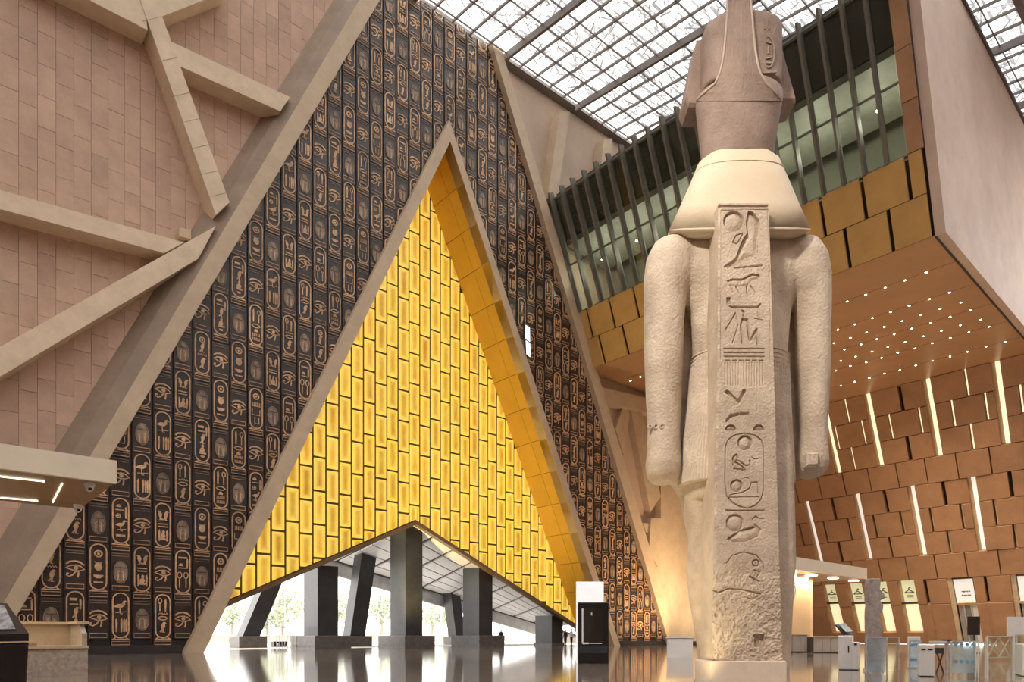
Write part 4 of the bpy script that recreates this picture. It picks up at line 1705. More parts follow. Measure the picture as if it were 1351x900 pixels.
for (xa, xb, kd) in wins:
    ya = hit_right(xa, 772).y
    yb = hit_right(xb, 772).y            # yb < ya (nearer)
    zsp = hit_right(1240, 797).z
    rpanel(ya, prev, zsp, ztop)
    rpanel(ya, prev, 0.0, zsp)
    prev = yb
    if kd == 's':
        rpanel(yb, ya, 0.0, zsp)
    if kd == 'w':
        WN[0] += 1
        zm = hit_right((xa + xb) / 2, 797).z
        w = setting('window_%d' % WN[0], 'narrow lit cloakroom window with hanger sign in the brown wall')
        rquad(yb + 0.1, ya - 0.35, zm + 0.12, ztop - 0.1, -0.3, 0.06, 'sign_panel', M_SIGN, w)
        rquad(yb + 0.1, ya - 0.35, zsill, zm - 0.1, -0.3, 0.06, 'pane', M_LITPANE, w)
        rquad(yb + 0.02, ya - 0.02, zm - 0.1, zm + 0.12, -0.3, 0.15, 'transom', M_DARK, w)
        rquad(ya - 0.35, ya, zsill, ztop, -0.35, 0.1, 'reveal', M_SLOTREV, w)
        rpanel(yb, ya, 0.0, zsill)
        # hanger sign
        ym, z_m = (yb + ya - 0.25) / 2, (zm + ztop) / 2 + 0.1
        hs = MB()
        s = min(0.5, (ya - yb) * 0.3)
        pts = [(-s, -0.45 * s), (0, 0.25 * s), (s, -0.45 * s)]
        for a, b in ((pts[0], pts[1]), (pts[1], pts[2]), (pts[2], pts[0]), ((0, 0.25 * s), (0.0, 0.55 * s)), ((0, 0.55 * s), (-0.2 * s, 0.8 * s)), ((-0.2 * s, 0.8 * s), (-0.42 * s, 0.62 * s))):
            hs.bar(rp(ym + a[0], z_m + a[1], -0.2), rp(ym + b[0], z_m + b[1], -0.2), 0.10, 0.05, up=RN)
        for zz_ in (-0.55, -0.72):
            hs.bar(rp(ym - s * 0.7, z_m + zz_, -0.2), rp(ym + s * 0.7, z_m + zz_, -0.2), 0.05, 0.05, up=RN)
        hs.build('hanger_sign', mat('sign_ink', (0.10, 0.09, 0.07), 0.6), w)
    elif kd == 'd':
        DN[0] += 1
        dd = setting('door_%d' % DN[0], 'tall glazed shop entrance with pale sign panel in the brown wall')
        zm = hit_right(1268, 798).z
        rquad(yb + 0.15, ya - 0.55, zm + 0.1, ztop - 0.25, -0.35, 0.08, 'sign_panel', mat('pale_sign', (0.62, 0.60, 0.54), 0.5, 0.03, emit=(0.9, 0.88, 0.8), estr=0.15), dd)
        rquad(yb, ya, zm - 0.15, zm + 0.1, -0.4, 0.2, 'transom', mat('brass_trim', (0.5, 0.36, 0.2), 0.4), dd)
        rquad(yb, ya, ztop - 0.25, ztop, -0.4, 0.2, 'head', M_DARK, dd)
        rquad(ya - 0.45, ya, 0, ztop, -0.4, 0.25, 'jamb', mat('cream_jamb', (0.66, 0.52, 0.36), 0.5), dd)
        y1_ = ya - 0.5
        n_ = 3
        for k in range(n_):
            w_ = (y1_ - yb) / n_
            rquad(yb + k * w_ + 0.08, yb + (k + 1) * w_ - 0.08, 0.1, zm - 0.2, -0.42, 0.04, 'door_leaf', (M_WHITE, mat('grey_door_glass', (0.30, 0.29, 0.28), 0.2), mat('grey_door_glass2', (0.38, 0.36, 0.34), 0.2))[k], dd)
            rquad(yb + k * w_ - 0.06, yb + k * w_ + 0.06, 0, zm - 0.15, -0.42, 0.15, 'mullion', M_STEEL, dd)
        rr = random.Random(5 + DN[0])
        tx = MB()
        for ln in range(2):
            z_m = (zm + ztop) / 2 - 0.15 - 0.42 * ln
            k = yb + 0.5
            while k < ya - 1.2:
                w_ = rr.uniform(0.08, 0.2)
                tx.bar(rp(k, z_m + rr.uniform(-0.04, 0.04), -0.25), rp(k + w_, z_m + rr.uniform(-0.04, 0.04), -0.25), rr.uniform(0.08, 0.2), 0.03, up=RN)
                k += w_ + 0.05
        tx.build('sign_lettering', mat('sign_ink', (0.10, 0.09, 0.07), 0.6), dd)
rpanel(YR0, prev, 0.0, ztop)

# ---- the rest of the hall behind and beside the viewpoint
struct(MB().prism([(-34, -38, 0), (125, -38, 0), (125, -38, 46), (-34, -38, 46)], (0, -0.6, 0)).build('wall_rear', M_CLAD), 'pink-tan stone wall closing the hall behind the viewpoint')
struct(MB().prism([(-34, -38, 0), (-34, YC + 0.7, 0), (-34, YC + 0.7, 50), (-34, -38, 46)], (-0.6, 0, 0)).build('wall_side', M_CLAD), 'pink-tan stone side wall of the hall')
slab([(-34, 0), (-14, 0), (-14, roof_z(-14, YC)), (-34, roof_z(-34, YC))], YC, YC + 0.6).build('outer_cladding', M_CLAD, wl)
struct(MB().prism([rp(-38, 0, -0.6), rp(-6, 0, -0.6), rp(-6, 46, -0.6), rp(-38, 46, -0.6)], -RN * 0.5).build('wall_right_rear', M_BROWN), 'brown wall continuing beside the viewpoint')

# ================================================================== STATUE
SZ = 11.0                                    # distance of the back-pillar face along the view axis
M_STONE = mat('pale_granite', (0.40, 0.31, 0.235), 0.72, 0.13, 1.3, 0.5, 22, col2=(0.68, 0.58, 0.465))
M_STONEP = mat('pillar_granite', (0.44, 0.35, 0.265), 0.75, 0.13, 2.0, 0.4, 30, col2=(0.64, 0.53, 0.42))
M_NEMES = mat('cream_stone', (0.60, 0.49, 0.355), 0.7, 0.08, 1.2, 0.15, 26, col2=(0.68, 0.58, 0.44))
M_CROWN = mat('rose_granite', (0.22, 0.155, 0.125), 0.68, 0.2, 1.8, 0.3, 24, col2=(0.36, 0.27, 0.225))
sc = floor_pt(985, HY + F * CAMH / SZ)


def S(x, y, v):
    return CAM + DV * (SZ + v) + RV * ((x - CX) / F * (SZ + v)) + Vector((0, 0, (HY - y) / F * (SZ + v)))


def SU(u, v, w):
    """statue frame: metres right of the pillar axis, behind the pillar face, above the floor"""
    return CAM * 0 + DV * (SZ + v) + RV * ((985 - CX) / F * SZ + u) + Vector((0, 0, w))


def sring(xl, xr, y, v, rv_, n=36, e=2.2, vh=None):
    """ellipse-like ring whose silhouette spans pixels xl..xr at row y, centred v metres behind the pillar face"""
    a, b = S(xl, y, v), S(xr, y, v)
    c = (a + b) / 2
    if vh is not None:
        c.z = S(xl, y, vh).z
    ru = (b - a).length / 2
    out = []
    for i in range(n):
        t = 2 * math.pi * i / n
        cs, sn = math.cos(t), math.sin(t)
        out.append(c + RV * (ru * math.copysign(abs(cs) ** (2 / e), cs)) + DV * (rv_ * math.copysign(abs(sn) ** (2 / e), sn)))
    return out


def loft(mb, secs, n=36, e=2.2, near=False):
    mb.rings([sring(*s, n=n, e=e, vh=(s[3] - s[4]) if near else None) for s in secs])


stt = thing('colossal_statue', sc, 'colossal standing pharaoh statue seen from behind with inscribed back pillar', 'statue')


def remesh(mb, name, m, parent, vox=0.035, smooth=4):
    me = mb.mesh(name + '_raw', [m])
    tmp = bpy.data.objects.new(name + '_raw', me)
    COL.objects.link(tmp)
    r = tmp.modifiers.new('remesh', 'REMESH')
    r.mode = 'VOXEL'
    r.voxel_size = vox
    r.use_smooth_shade = True
    s = tmp.modifiers.new('smooth', 'SMOOTH')
    s.iterations = smooth
    s.factor = 0.5
    dg = bpy.context.evaluated_depsgraph_get()
    dg.update()
    out = bpy.data.meshes.new_from_object(tmp.evaluated_get(dg))
    bpy.data.objects.remove(tmp)
    if parent and parent.name in OFF:
        out.transform(Matrix.Translation(-OFF[parent.name]))
    out.name = name
    out.materials.clear()
    out.materials.append(m)
    out.polygons.foreach_set('use_smooth', [True] * len(out.polygons))
    return link(name, out, parent)


body = MB()
VB = 0.95
loft(body, [(930, 1010, 300, VB, 0.34), (925, 1020, 316, VB, 0.38), (890, 1056, 326, VB, 0.42), (876, 1070, 345, VB, 0.48), (886, 1060, 366, VB, 0.52), (902, 1048, 388, VB, 0.54), (911, 1041, 415, VB, 0.54), (914, 1038, 450, VB, 0.52), (915, 1036, 490, VB, 0.50), (912, 1037, 540, VB, 0.52), (906, 1040, 600, VB, 0.56), (905, 1042, 640, VB, 0.56), (908, 1040, 660, VB, 0.5)])
loft(body, [(874, 898, 317, VB, 0.18), (862, 918, 324, VB, 0.34), (853, 922, 342, VB, 0.43), (850, 916, 368, VB, 0.45), (850, 904, 395, VB, 0.42), (850, 901, 430, VB, 0.40), (851, 900, 480, VB, 0.38), (853, 898, 530, VB, 0.35), (855, 896, 570, VB, 0.33), (854, 897, 596, VB, 0.36), (852, 898, 615, VB, 0.38), (854, 896, 630, VB, 0.33), (862, 888, 638, VB, 0.22)])
loft(body, [(1040, 1068, 317, VB, 0.18), (1022, 1080, 324, VB, 0.34), (1019, 1090, 342, VB, 0.43), (1026, 1093, 368, VB, 0.45), (1044, 1093, 395, VB, 0.42), (1050, 1092, 430, VB, 0.40), (1051, 1092, 480, VB, 0.37), (1053, 1090, 530, VB, 0.35), (1054, 1088, 570, VB, 0.33), (1052, 1089, 596, VB, 0.36), (1050, 1090, 612, VB, 0.37), (1053, 1088, 624, VB, 0.32), (1058, 1080, 630, VB, 0.2)])
# stone left standing between arms and body
loft(body, [(888, 922, 395, VB + 0.36, 0.14), (890, 922, 500, VB + 0.36, 0.16), (885, 918, 600, VB + 0.3, 0.2), (880, 918, 632, VB + 0.25, 0.2), (896, 925, 655, VB + 0.22, 0.2)])
loft(body, [(1025, 1060, 395, VB + 0.36, 0.14), (1025, 1062, 500, VB + 0.36, 0.16), (1028, 1062, 600, VB + 0.3, 0.2), (1028, 1062, 625, VB + 0.25, 0.2)])
# striding leg
VL = 1.15
loft(body, [(893, 975, 628, VL, 0.5), (898, 972, 660, VL, 0.48), (904, 968, 690, VL, 0.44), (909, 962, 712, VL, 0.38), (907, 960, 735, VL, 0.40), (907, 958, 760, VL, 0.42), (910, 955, 790, VL, 0.38), (916, 952, 825, VL, 0.31), (921, 950, 860, VL, 0.26), (922, 950, 885, VL, 0.27), (918, 952, 905, VL, 0.33), (917, 953, 916, VL, 0.36)], e=2.0)
foot = MB()
loft(body, [(920, 955, 895, VL + 0.45, 0.45), (917, 957, 908, VL + 0.65, 0.75), (916, 957, 914, VL + 0.7, 0.82)], e=2.6)
# supporting leg behind the pillar
loft(body, [(985, 1030, 540, 0.75, 0.40), (985, 1042, 620, 0.75, 0.42), (985, 1045, 740, 0.75, 0.42), (985, 1040, 820, 0.75, 0.4), (985, 1036, 905, 0.75, 0.4), (985, 1036, 918, 0.75, 0.42)], e=3.0)
remesh(body, 'body', M_STONE, stt, 0.034, 5)
# fist pegs
pg = MB()
c_ = S(1070, 607, VB - 0.36)
hw = 0.095
pg.cham([c_ + RV * (a * hw) + Vector((0, 0, b * 0.11)) + DV * 0.12 for (a, b) in ((-1, -1), (1, -1), (1, 1), (-1, 1))], -DV * 0.2, 0.03)
pg.build('fist_peg', M_STONE, stt)
# armlet studs on the left forearm
for k in range(5):
    c_ = S(857 + k * 8.2, 563, VB - 0.30 + 0.05 * abs(k - 2))
    r_ = MB()
    for a0 in range(10):
        t0, t1 = a0 * 0.6283, (a0 + 1) * 0.6283
        r_.bar(c_ + RV * 0.035 * math.cos(t0) + Vector((0, 0, 0.035 * math.sin(t0))), c_ + RV * 0.035 * math.cos(t1) + Vector((0, 0, 0.035 * math.sin(t1))), 0.016, 0.06, up=DV)
    r_.build('bracelet_stud', M_STONE, stt)

# pleated kilt: ribbed belt then vertical pleats
kl = MB()
rings = []
prof = [(914, 1038, 472, 0.54), (912, 1038, 480, 0.55), (910, 1039, 505, 0.56), (907, 1040, 540, 0.58), (902, 1042, 580, 0.615), (898, 1044, 615, 0.635), (896, 1045, 640, 0.645), (900, 1043, 641, 0.60)]
NP = 630
for (xl, xr, y, rv_) in prof:
    a, b = S(xl, y, VB), S(xr, y, VB)
    c = (a + b) / 2
    ru = (b - a).length / 2
    rr_ = []
    for i in range(NP):
        t = 2 * math.pi * i / NP
        k = 1 + (0.016 * math.cos(t * 90) if y > 503 else 0.0)
        cs, sn = math.cos(t), math.sin(t)
        rr_.append(c + RV * (ru * k * math.copysign(abs(cs) ** 0.9, cs)) + DV * (rv_ * k * math.copysign(abs(sn) ** 0.9, sn)))
    rings.append(rr_)
kl.rings(rings)
kl.build('kilt', M_STONE, stt, smooth=False)
for k in range(6):
    y = 474 + k * 5.5
    a, b = S(913, y, VB), S(1038, y, VB)
    c, ru = (a + b) / 2, (b - a).length / 2 + 0.012
    pts = [c + RV * (ru * math.cos(t)) + DV * (0.565 * math.sin(t)) for t in [math.pi + math.pi * i / 24 for i in range(25)]]
    MB().tube(pts, 0.018, 6).build('belt_rib', M_STONE, stt, smooth=True)

# back pillar with carved inscription (height field)
_fy = [268, 480, 700, 872]
_xl = [948.0, 947.0, 942.0, 940.0]
_xr = [1014.0, 1021.0, 1027.0, 1033.0]


def seg_d(px, py, a, b):
    ax, ay, bx, by = a[0], a[1], b[0], b[1]
    dx, dy = bx - ax, by - ay
    t = np.clip(((px - ax) * dx + (py - ay) * dy) / (dx * dx + dy * dy + 1e-9), 0, 1)
    return np.hypot(px - ax - t * dx, py - ay - t * dy)


def poly_d(px, py, pts, closed=False):
    d = np.full(px.shape, 1e9)
    n = len(pts)
    for i in range(n if closed else n - 1):
        d = np.minimum(d, seg_d(px, py, pts[i], pts[(i + 1) % n]))
    return d


def inside(px, py, pts):
    r = np.zeros(px.shape, bool)
    n = len(pts)
    for i in range(n):
        (x1, y1), (x2, y2) = pts[i], pts[(i + 1) % n]
        c = ((y1 > py) != (y2 > py)) & (px < (x2 - x1) * (py - y1) / (y2 - y1 + 1e-12) + x1)
        r ^= c
    return r


def noise2(px, py, s, seed):
    r = np.random.default_rng(seed)
    g = r.random((220, 220))
    x, y = px / s, py / s
    xi, yi = np.floor(x).astype(int), np.floor(y).astype(int)
    fx, fy = x - xi, y - yi
    fx, fy = fx * fx * (3 - 2 * fx), fy * fy * (3 - 2 * fy)
    G = lambda i, j: g[i % 220, j % 220]
    return (G(xi, yi) * (1 - fx) + G(xi + 1, yi) * fx) * (1 - fy) + (G(xi, yi + 1) * (1 - fx) + G(xi + 1, yi + 1) * fx) * fy


def carve(px, py):
    """depth of the carving in metres at photo position (px, py) on the pillar face"""
    D = np.zeros(px.shape)

    def sm(d, w):
        return np.clip(1 - d / w, 0, 1)

    def A(p):
        return (930 + p[0] / 4.09, 260 + p[1] / 4.09)

    def B(p):
        return (930 + p[0] / 4.09, 480 + p[1] / 4.09)

    def C(p):
        return (930 + p[0] / 4.09, 680 + p[1] / 4.09)

    def stroke(pts, w, dep, m=A, closed=False):
        nonlocal D
        d = poly_d(px, py, [m(p) for p in pts], closed)
        D = np.maximum(D, dep * np.clip((w - d) / 0.8, 0, 1))

    def shape(pts, dep, m=A, round_=3.0):
        nonlocal D
        q = [m(p) for p in pts]
        ins = inside(px, py, q)
        d = poly_d(px, py, q, True)
        val = dep * (1.0 - 0.55 * np.clip(d / round_, 0, 1))
        D = np.where(ins, np.maximum(D, val), D)

    def disc(c, r, dep, m=A):
        nonlocal D
        c = m(c)
        r = r / 4.09
        d = np.hypot(px - c[0], py - c[1])
        dome = dep * np.clip((d / r), 0, 1) ** 2
        val = np.where(d < r, np.maximum(dome * 1.0, dep * 0.2), dep * np.clip(1 - (d - r) / 0.8, 0, 1))
        D = np.where(d < r + 0.8, np.maximum(D, val), D)

    # border and lintel
    stroke([(78, 48), (345, 48)], 1.5, 0.05)
    stroke([(88, 70), (340, 66)], 0.6, 0.02)
    stroke([(88, 70), (88, 380), (86, 880)], 0.7, 0.018)
    stroke([(340, 66), (350, 380), (352, 880)], 0.7, 0.018)
    disc((156, 130), 53, 0.055)
    fal = [(235, 72), (262, 82), (293, 125), (296, 170), (288, 230), (284, 300), (268, 322), (225, 322), (155, 372), (100, 378), (170, 330), (205, 245), (236, 195), (222, 130)]
    shape(fal, 0.06, round_=6)
    stroke([(240, 80), (262, 95), (292, 125), (294, 168), (288, 300)], 1.2, 0.055)
    stroke([(225, 130), (232, 195), (200, 245), (170, 330), (105, 376)], 1.0, 0.05)
    stroke([(160, 382), (310, 368)], 1.0, 0.035)
    stroke([(205, 195), (170, 205), (150, 245), (175, 250), (205, 200)], 0.9, 0.03)
    stroke([(225, 330), (250, 315), (275, 330)], 0.8, 0.03)
    bull = [(120, 448), (150, 440), (200, 440), (255, 412), (298, 416), (292, 438), (255, 446), (236, 474), (190, 482), (126, 476)]
    shape(bull, 0.04, round_=3)
    for a, b in (((135, 478), (150, 512)), ((168, 484), (184, 520)), ((226, 482), (226, 520)), ((246, 478), (272, 515))):
        stroke([a, b], 1.1, 0.025)
    stroke([(128, 545), (130, 585), (145, 594), (285, 594), (300, 578)], 1.6, 0.04)
    shape([(118, 540), (138, 540), (138, 570), (118, 570)], 0.045)
    stroke([(165, 628), (115, 712)], 1.1, 0.03)
    stroke([(165, 628), (182, 690), (150, 788)], 1.0, 0.025)
    stroke([(202, 612), (212, 618), (208, 640)], 1.3, 0.035)
    stroke([(202, 785), (196, 690), (205, 656), (228, 660), (238, 745), (245, 778), (280, 712), (284, 792)], 1.7, 0.045)
    stroke([(270, 655), (310, 662)], 0.8, 0.02)
    stroke([(285, 620), (292, 650)], 0.8, 0.02)
    for yy in (816, 838, 860):
        stroke([(105, yy), (320, yy)], 1.0, 0.032)
    for k in range(6):
        stroke([(115 + k * 36, 882), (135 + k * 36, 882)], 1.1, 0.03)
    for k in range(15):
        xx = 957 + k * 3.55
        d = seg_d(px, py, (xx, 478), (xx, 508))
        D = np.maximum(D, 0.014 * np.clip((0.9 - d) / 0.8, 0, 1))
    # mid part
    stroke([(120, 150), (182, 208), (214, 146)], 2.6, 0.05, B)
    stroke([(120, 306), (142, 280), (180, 272)], 2.2, 0.045, B)
    stroke([(195, 268), (235, 268)], 1.7, 0.035, B)
    stroke([(120, 122), (330, 122)], 0.6, 0.012, B)
    stroke([(282, 140), (282, 255)], 0.6, 0.014, B)
    for cx_ in (140, 292):
        q = [(cx_ + 30 * math.cos(t), 358 - 32 * math.sin(t)) for t in [math.pi * i / 10 for i in range(11)]]
        shape(q, 0.05, B)
    ov = [(112, 450), (125, 410), (160, 385), (215, 374), (270, 385), (305, 410), (318, 450), (318, 680), (305, 730), (275, 765), (230, 780), (180, 765), (140, 740), (120, 715)]
    stroke(ov + [(110, 640), (112, 450)], 0.9, 0.035, B)
    stroke([(115, 790), (320, 793)], 1.1, 0.035, B)
    disc((218, 425), 38, 0.05, B)
    disc((172, 658), 32, 0.045, B)
    stroke([(155, 545), (152, 505), (172, 488), (180, 510), (165, 530), (190, 545), (210, 560)], 1.3, 0.035, B)
    stroke([(180, 520), (222, 550), (245, 545), (245, 520)], 1.1, 0.03, B)
    stroke([(255, 505), (265, 515), (290, 512)], 0.9, 0.025, B)
    stroke([(160, 565), (215, 572)], 1.8, 0.03, B)
    stroke([(135, 708), (205, 694), (242, 672), (254, 640), (282, 638)], 1.0, 0.03, B)
    stroke([(284, 640), (288, 700)], 0.9, 0.025, B)
    stroke([(128, 720), (290, 718)], 0.9, 0.03, B)
    stroke([(128, 720), (150, 752), (200, 778)], 1.0, 0.03, B)
    stroke([(218, 615), (240, 620), (250, 640)], 0.7, 0.02, B)
    # lower part
    disc((163, 40), 46, 0.05, C)
    stroke([(258, 22), (275, 5), (290, 15), (315, 18)], 1.0, 0.03, C)
    arm = [(128, 128), (190, 88), (262, 66), (275, 48), (300, 72), (292, 108), (222, 140), (150, 142)]
    shape(arm, 0.032, C, 5)
    stroke([(128, 126), (190, 84), (262, 64)], 1.6, 0.05, C)
    stroke([(270, 48), (302, 75), (292, 110), (222, 142), (150, 143)], 1.1, 0.04, C)
    stroke([(118, 258), (150, 216), (210, 198), (278, 214), (314, 258), (320, 290)], 0.9, 0.03, C)
    disc((277, 257), 19, 0.04, C)
    stroke([(265, 295), (300, 305), (285, 330)], 1.0, 0.025, C)
    stroke([(245, 330), (268, 345), (295, 356)], 1.6, 0.035, C)
    shape([(265, 642), (322, 640), (326, 710), (272, 712)], 0.07, C, 30)
    # breakage below
    rough = np.clip((py - 735) / 40, 0, 1)
    n1 = noise2(px + 30, py, 9, 1) * 0.6 + noise2(px, py, 4, 2) * 0.4
    n2 = noise2(px, py, 1.9, 3)
    D = D + rough * (0.055 * np.clip(n1 - 0.42, 0, 1) + 0.012 * n2)
    D = D + 0.004 * n2 + 0.004 * noise2(px, py, 5, 4)
    d = poly_d(px, py, [C((45, 405)), C((75, 418)), C((130, 395)), C((200, 400)), C((300, 425))])
    D = np.maximum(D, 0.05 * np.clip((2.8 - d) / 2.5, 0, 1))
    d = poly_d(px, py, [C((220, 440)), C((255, 455)), C((290, 436))])
    D = np.maximum(D, 0.04 * np.clip((2.4 - d) / 2.4, 0, 1))
    d = np.hypot(px - C((68, 540))[0], (py - C((68, 540))[1]) * 0.7)
    D = np.maximum(D, 0.05 * np.clip((5 - d) / 3, 0, 1))
    # chipped left arris
    e = px - np.interp(py, _fy, _xl)
    D = D + np.clip(1 - e / 3.5, 0, 1) * 0.05 * np.clip(noise2(px * 0 + 5, py, 7, 8) - 0.35, 0, 1)
    return D


rows_y = np.arange(268, 872.01, 0.75)
ncol = 128
PX = np.zeros((len(rows_y), ncol))
PY = np.repeat(rows_y[:, None], ncol, axis=1)
for i, y in enumerate(rows_y):
    PX[i] = np.linspace(np.interp(y, _fy, _xl), np.interp(y, _fy, _xr), ncol)
DEP = carve(PX, PY)
bot = 872 - 7 * np.clip(1 - (PX[-1] - 940) / 40, 0, 1)
dvec, rvec = np.array(DV), np.array(RV)
base = np.array(CAM)[None, None, :] + dvec * SZ + rvec * ((PX - CX) / F * SZ)[..., None] + np.array([0, 0, 1.0]) * ((HY - PY) / F * SZ)[..., None]
V0 = base + dvec * DEP[..., None]
vs = V0.reshape(-1, 3)
nr = len(rows_y)
idx = np.arange(nr * ncol).reshape(nr, ncol)
fs = np.stack([idx[:-1, :-1], idx[1:, :-1], idx[1:, 1:], idx[:-1, 1:]], -1).reshape(-1, 4)
verts = [tuple(v) for v in vs]
faces = [tuple(int(a) for a in f) for f in fs]
nb = len(verts)
back_depth = 0.7
for i in range(nr):
    verts.append(tuple(base[i, 0] + dvec * back_depth))
    verts.append(tuple(base[i, -1] + dvec * back_depth))
for i in range(nr - 1):
    faces.append((int(idx[i, 0]), nb + 2 * i, nb + 2 * i + 2, int(idx[i + 1, 0])))
    faces.append((int(idx[i, -1]), int(idx[i + 1, -1]), nb + 2 * i + 3, nb + 2 * i + 1))
faces.append(tuple([int(a) for a in idx[0]] + [nb + 1, nb]))
faces.append(tuple([int(a) for a in idx[-1][::-1]] + [nb + 2 * (nr - 1), nb + 2 * (nr - 1) + 1]))
pil = MB()
pil.v, pil.f, pil.mi = verts, [list(f) for f in faces], [0] * len(faces)
po = pil.build('back_pillar', M_STONEP, stt, smooth=False)
# repaired block under the pillar and low base
fb_ = MB()
q = [S(938, 872, 0.0), S(1034, 874, 0.0)]
zt_ = q[0].z
fb_.cham([SU(-0.60, -0.03, 0.09), SU(0.63, -0.03, 0.09), SU(0.63, 0.85, 0.09), SU(-0.60, 0.85, 0.09)], (0, 0, zt_ - 0.09), 0.02)
fb_.build('footing_block', mat('repair_stone', (0.66, 0.56, 0.46), 0.7, 0.08, 2.0), stt)
bs = MB()
bs.cham([SU(-1.1, -0.25, 0), SU(1.0, -0.25, 0), SU(1.0, 2.4, 0), SU(-1.1, 2.4, 0)], (0, 0, 0.09), 0.02)
bs.build('base', mat('base_stone', (0.50, 0.43, 0.36), 0.6, 0.08, 1.0), stt)

# headcloth
VN = 0.85
nm = MB()


def hung_ring(xl, xr, y, rv_, tf, n=96):
    """ring whose back hem hangs lower than its sides"""
    pts = sring(xl, xr, y, VN, rv_, n=n, e=2.5)
    drop = (S(xl, y, VN - rv_).z - S(xl, y, VN).z) * tf
    out = []
    for p in pts:
        f = max(0.0, (SZ + VN - (p - CAM).dot(DV)) / rv_)
        out.append(p + Vector((0, 0, drop * f)))
    return out


nm.rings([hung_ring(*r) for r in ((940, 1005, 211, 0.30, 0.0), (929, 1017, 213, 0.37, 0.0), (920, 1026, 219, 0.43, 0.1), (909, 1038, 246, 0.54, 0.4), (896, 1051, 275, 0.62, 0.7), (883, 1064, 303, 0.70, 0.9))])
nm.build('headcloth', M_NEMES, stt, smooth=True)
nu_ = MB()
nu_.rings([hung_ring(*r) for r in ((883, 1064, 303.2, 0.70, 0.9), (884, 1063, 306, 0.695, 0.9), (897, 1048, 316, 0.58, 0.8), (912, 1033, 321, 0.45, 0.6))])
nu_.build('headcloth_underside', M_NEMES, stt, smooth=True)
pts = hung_ring(915.5, 1031.5, 231, 0.482, 0.23)
MB().tube(pts[48:] + pts[:1], 0.009, 6).build('headcloth_band', M_NEMES, stt, smooth=True)

# double crown: lower drum, recessed tall drum, back tongue with curved rims, side pieces
cr = MB()
CRB = [(928.5 - 10.5 * k_ / 6, 1015.5 + 15.5 * k_ / 6, 230 - 97 * k_ / 6, VN, 0.40 + 0.17 * k_ / 6) for k_ in range(7)]
loft(cr, CRB + [(924, 1025, 131, VN, 0.55)], n=64, e=2.0)
cr.build('crown_base', M_CROWN, stt, smooth=True)
dr = MB()
loft(dr, [(924, 1026, 97, VN, 0.50), (924, 1026, 80, VN, 0.50), (924, 1027, 60, VN, 0.50), (925, 1027, 22, VN, 0.51), (926, 1026, 14, VN, 0.49), (940, 1010, 12, VN + 0.05, 0.44)], n=40, e=3.0, near=True)
remesh(dr, 'crown_drum', M_CROWN, stt, 0.03, 2)
lc = [(133, 919), (122, 930), (110, 944), (97, 950), (83, 953.5), (65, 956), (45, 958), (20, 959.5), (0, 960.5), (-12, 961.5), (-18, 966)]
rc = [(133, 1031), (122, 1022), (110, 1010), (97, 1003), (83, 999), (65, 996), (45, 994), (20, 992), (0, 990), (-12, 988.5), (-18, 985)]
tg = MB()
_cp = sorted((S(a_, y_, VN).z, (S(b_, y_, VN) - S(a_, y_, VN)).length / 2, r_) for (a_, b_, y_, v_, r_) in CRB)
CPW, CPU, CPV = [c[0] for c in _cp], [c[1] for c in _cp], [c[2] for c in _cp]
RT, nseg = 0.66, 28
ca, cb = S(918, 131, VN), S(1031, 131, VN)
RUx = (cb - ca).length / 2
vs, fs = [], []


def tongue_pt(x, y, extra):
    # on an upright elliptic cylinder round the crown axis
    mid = S((918 + 1031) / 2, y, VN)
    best = VN
    for q in range(161):
        v = VN - 0.75 + 0.75 * q / 160
        p = S(x, y, v)
        ru = float(np.interp(p.z, CPW, CPU)) + extra
        rv_ = float(np.interp(p.z, CPW, CPV)) + extra
        u = (p - S(974.5, 131, VN)).dot(RV)
        if (u / ru) ** 2 + ((VN - v) / rv_) ** 2 <= 1:
            best = v
            break
    return S(x, y, best)


ny = len(lc)
for k in range(ny):
    y = lc[k][0]
    for lay in (0.012, -0.12):
        for i in range(nseg + 1):
            x = lc[k][1] + (rc[k][1] - lc[k][1]) * i / nseg
            vs.append(tongue_pt(x, y, lay))
W = nseg + 1
for k in range(ny - 1):
    o0, o1 = k * 2 * W, (k + 1) * 2 * W
    for i in range(nseg):
        fs.append((o0 + i, o0 + i + 1, o1 + i + 1, o1 + i))
        fs.append((o0 + W + i, o1 + W + i, o1 + W + i + 1, o0 + W + i + 1))
    fs.append((o0, o1, o1 + W, o0 + W))
    fs.append((o0 + nseg, o0 + W + nseg, o1 + W + nseg, o1 + nseg))
o1 = (ny - 1) * 2 * W
for i in range(nseg):
    fs.append((o1 + i, o1 + i + 1, o1 + W + i + 1, o1 + W + i))
    fs.append((i, W + i, W + i + 1, i + 1))
tg.add(vs, fs)
tg.build('crown_tongue', M_CROWN, stt, smooth=False)
for side in (lc, rc):
    pts = [tongue_pt(x + (-0.3 if side is lc else 0.3), y, 0.012) for (y, x) in side[:-1]]
    MB().tube(pts, 0.02, 6).build('crown_rim', mat('rim_stone', (0.52, 0.42, 0.35), 0.7, 0.1, 2), stt, smooth=True)
for q4 in ([(930, 48), (920, 50), (906, 118), (905, 128), (909, 139), (930, 140)], [(1020, 46), (1028, 48), (1049, 124), (1051, 133), (1020, 133)]):
    MB().cham([S(px, py, VN + 0.02) + DV * 0.5 for (px, py) in q4], -DV * 0.5, 0.05).build('crown_wing', M_CROWN, stt)
